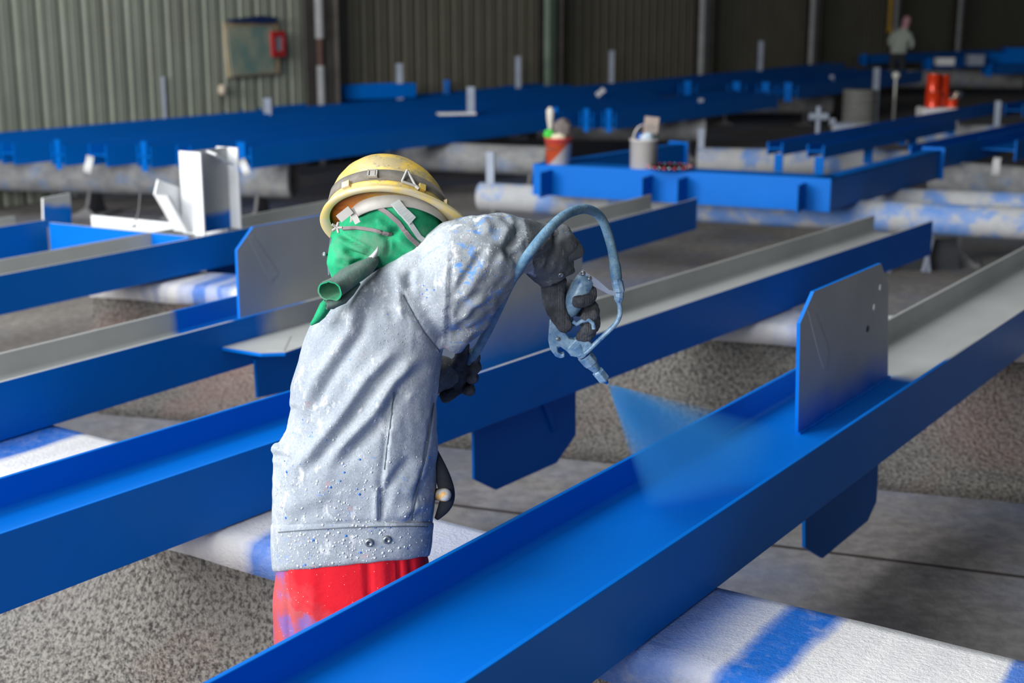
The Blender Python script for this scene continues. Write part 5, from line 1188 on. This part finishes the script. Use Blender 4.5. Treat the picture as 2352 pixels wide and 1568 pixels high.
seg(0.19, 0.42, 0.0205, 0.0195, 8, 'hex_nut', M_GUN); seg(0.42, 0.62, 0.0165, 0.0105, 20, 'nozzle_neck', M_GUN); seg(0.62, 0.66, 0.0105, 0.0150, 6, 'hex_nut', M_GUN); seg(0.66, 0.88, 0.0170, 0.0165, 6, 'hex_nut', M_GUN)
seg(0.88, 0.93, 0.010, 0.008, 16, 'nozzle_tip', M_STEEL); seg(0.93, 1.0, 0.0075, 0.004, 12, 'nozzle_tip', M_BLUE)
# guard strap, fitting and thin feed tube
m = MB(); st = [(1333, 624), (1345, 634), (1372, 652), (1398, 670), (1414, 675), (1424, 673)]; rings = []
for i, (px, py) in enumerate(st):
    p = gv(px, py, -0.015); t = (gv(*st[min(i + 1, 5)], -0.015) - gv(*st[max(i - 1, 0)], -0.015)).normalized(); s_ = t.cross(Vector((0, 1, 0))).normalized(); s2_ = (s_ + Vector((0, -0.5, 0))).normalized(); w = 0.0105 if i < 3 else 0.0055; nn = t.cross(s2_)
    rings.append([p - s2_ * w - nn * 0.0015, p + s2_ * w - nn * 0.0015, p + s2_ * w + nn * 0.0015, p - s2_ * w + nn * 0.0015])
m.loft(rings, 0, True, False); gs = obj('guard_strap', m, M_STEEL, gun)
for px, py in ((1339, 627), (1353, 638)):
    p = gv(px, py, -0.021); m = MB(); m.lathe([(0, -0.003), (0.006, -0.003), (0.006, 0.0012), (0.0045, 0.0025), (0, 0.003)], p, axis=(-0.2, -0.85, 0.45), n=14)
    obj('screw', m, M_STUD, gs)
m = MB(); fx = [(1416, 636, 11.5), (1417, 645, 12), (1418, 648, 14), (1421, 660, 13.5), (1422, 668, 14), (1422, 672, 11), (1422, 680, 12), (1421, 688, 10.5), (1421, 694, 7)]
m.tube([gv(px, py, -0.01) for px, py, r in fx], [r * 0.00105 for px, py, r in fx], 8, 0, True, False); obj('hose_fitting', m, M_GUN, gun)
m = MB(); fx = [(1421, 692), (1424, 708), (1423, 725), (1415, 742), (1398, 760), (1375, 782), (1350, 806), (1342, 812)]
def smoothpath(pts, f, sub=6, dys=None):
    out = []; P = [Vector((p[0], p[1], (p[2] if len(p) > 2 else 0))) for p in pts]
    for i in range(len(P) - 1):
        p0, p1, p2, p3 = P[max(i - 1, 0)], P[i], P[i + 1], P[min(i + 2, len(P) - 1)]
        for k in range(sub):
            t = k / sub; q = 0.5 * ((2 * p1) + (p2 - p0) * t + (2 * p0 - 5 * p1 + 4 * p2 - p3) * t * t + (3 * p1 - p0 - 3 * p2 + p3) * t ** 3); out.append(f(q.x, q.y, q.z))
    out.append(f(*P[-1])); return out
m.tube(smoothpath(fx, lambda x, y, z: gv(x, y, -0.01)), 0.0062, 12); obj('feed_tube', m, M_GUN, gun)
# hose from the left hand, over the arm, to the fitting
hs = [(1040, 905, 0.22), (1075, 838, 0.19), (1108, 782, 0.11), (1140, 718, 0.03), (1172, 650, -0.07), (1208, 592, -0.125), (1252, 536, -0.115), (1298, 494, -0.04), (1345, 480, 0.04), (1380, 500, 0.08), (1400, 550, 0.095), (1411, 600, 0.093), (1416, 640, 0.09)]
thh = NT('painted_hose'); c = thh.mix(thh.ramp(thh.noise(24, 5, 0.7), [(0.4, 0.0), (0.62, 1.0)]), lin((72, 108, 136)), lin((112, 142, 162)))
c = thh.mix(thh.ramp(thh.noise(40, 4), [(0.60, 0.0), (0.68, 0.7)]), c, lin((58, 110, 170)))
thh.col(c).set(0.7, 0, 0.3).bump(thh.noise(150, 4), 0.5, 0.003)
hp_ = smoothpath(hs, lambda x, y, z: wv(x, y, z), 8)
m = MB(); m.tube(hp_, [0.0118] * (len(hp_) - 12) + [0.0122 + 0.002 * min(1, max(0, (k - 3) / 2)) for k in range(12)], 16)
hose = obj('paint_hose', m, thh.mat); tag(hose, 'thick blue grey hose looping over the painter\'s arm to the gun', 'hose')
# ------------------------------------------------------------------ the paint fan: a flat cone of blue mist down to the beam
apex = nz0 + na * NL * 1.0
tgt = atz(1655, 1125, ZT - FH / 2); ax = tgt - apex; AL = ax.length; ax.normalize()
vd_ = (apex - CAM).normalized(); e1 = ax.cross(vd_).normalized()          # the plane of the flat fan
pa, pb = atz(1455, 1150, ZT - FH / 2), atz(1900, 1010, ZT - FH / 2)
e2 = ax.cross(e1).normalized()
m = MB(); rings = []; NR = 14; AL2 = AL * 1.0
for i in range(NR + 1):
    t = i / NR; w1 = 0.004 + 0.345 * AL * t; w2 = 0.004 + 0.11 * AL * t
    rings.append([apex + ax * (AL2 * t) + e1 * w1 * math.cos(2 * math.pi * k / 32) + e2 * w2 * math.sin(2 * math.pi * k / 32) for k in range(32)])
m.loft(rings)
rq = Matrix((e1, e2, ax)).transposed()
ts = bpy.data.materials.new('blue_mist'); ts.use_nodes = True; T_ = ts.node_tree; T_.nodes.clear()
out = T_.nodes.new('ShaderNodeOutputMaterial'); vol = T_.nodes.new('ShaderNodeVolumePrincipled'); T_.links.new(vol.outputs[0], out.inputs['Volume'])
vol.inputs['Color'].default_value = (0.10, 0.56, 1.0, 1); vol.inputs['Anisotropy'].default_value = 0.2
tc = T_.nodes.new('ShaderNodeTexCoord'); sp_ = T_.nodes.new('ShaderNodeSeparateXYZ'); T_.links.new(tc.outputs['Object'], sp_.inputs[0])
def mt_(op, a, b=None, c=None):
    x = T_.nodes.new('ShaderNodeMath'); x.operation = op
    for i, v in enumerate((a, b, c)):
        if v is None: continue
        if hasattr(v, 'links'): T_.links.new(v, x.inputs[i])
        else: x.inputs[i].default_value = v
    return x.outputs[0]
zq = mt_('MAXIMUM', sp_.outputs[2], 0.012)
xr = mt_('DIVIDE', sp_.outputs[0], zq); yr = mt_('DIVIDE', sp_.outputs[1], zq)
k1 = 0.345; k2 = 0.11
rr = mt_('ADD', mt_('POWER', mt_('DIVIDE', mt_('ABSOLUTE', xr), k1), 2.0), mt_('POWER', mt_('DIVIDE', mt_('ABSOLUTE', yr), k2), 2.0))
fall = mt_('MAXIMUM', mt_('SUBTRACT', 1.0, rr), 0.0); fall = mt_('POWER', fall, 0.8)
nz = T_.nodes.new('ShaderNodeTexNoise'); nz.inputs['Scale'].default_value = 9; nz.inputs['Detail'].default_value = 3
cx_ = T_.nodes.new('ShaderNodeCombineXYZ'); T_.links.new(xr, cx_.inputs[0]); T_.links.new(yr, cx_.inputs[1]); T_.links.new(cx_.outputs[0], nz.inputs['Vector'])
den = mt_('MULTIPLY', fall, mt_('DIVIDE', 3.0, mt_('POWER', zq, 1.9)))
den = mt_('MULTIPLY', den, mt_('ADD', 0.6, mt_('MULTIPLY', nz.outputs['Fac'], 0.8)))
T_.links.new(den, vol.inputs['Density'])
mist = obj('paint_spray', MB(), ts)
bpy.data.objects.remove(mist)
me = m.mesh('paint_spray', [ts]); Mx = Matrix.Translation(apex) @ rq.to_4x4(); me.transform(Mx.inverted())
mist = bpy.data.objects.new('paint_spray', me); COL.objects.link(mist); mist.matrix_world = Mx
mist.location = apex; mist.rotation_euler = rq.to_euler()
tag(mist, 'fan of blue paint mist from the gun nozzle down to the beam', 'spray', kind='stuff')
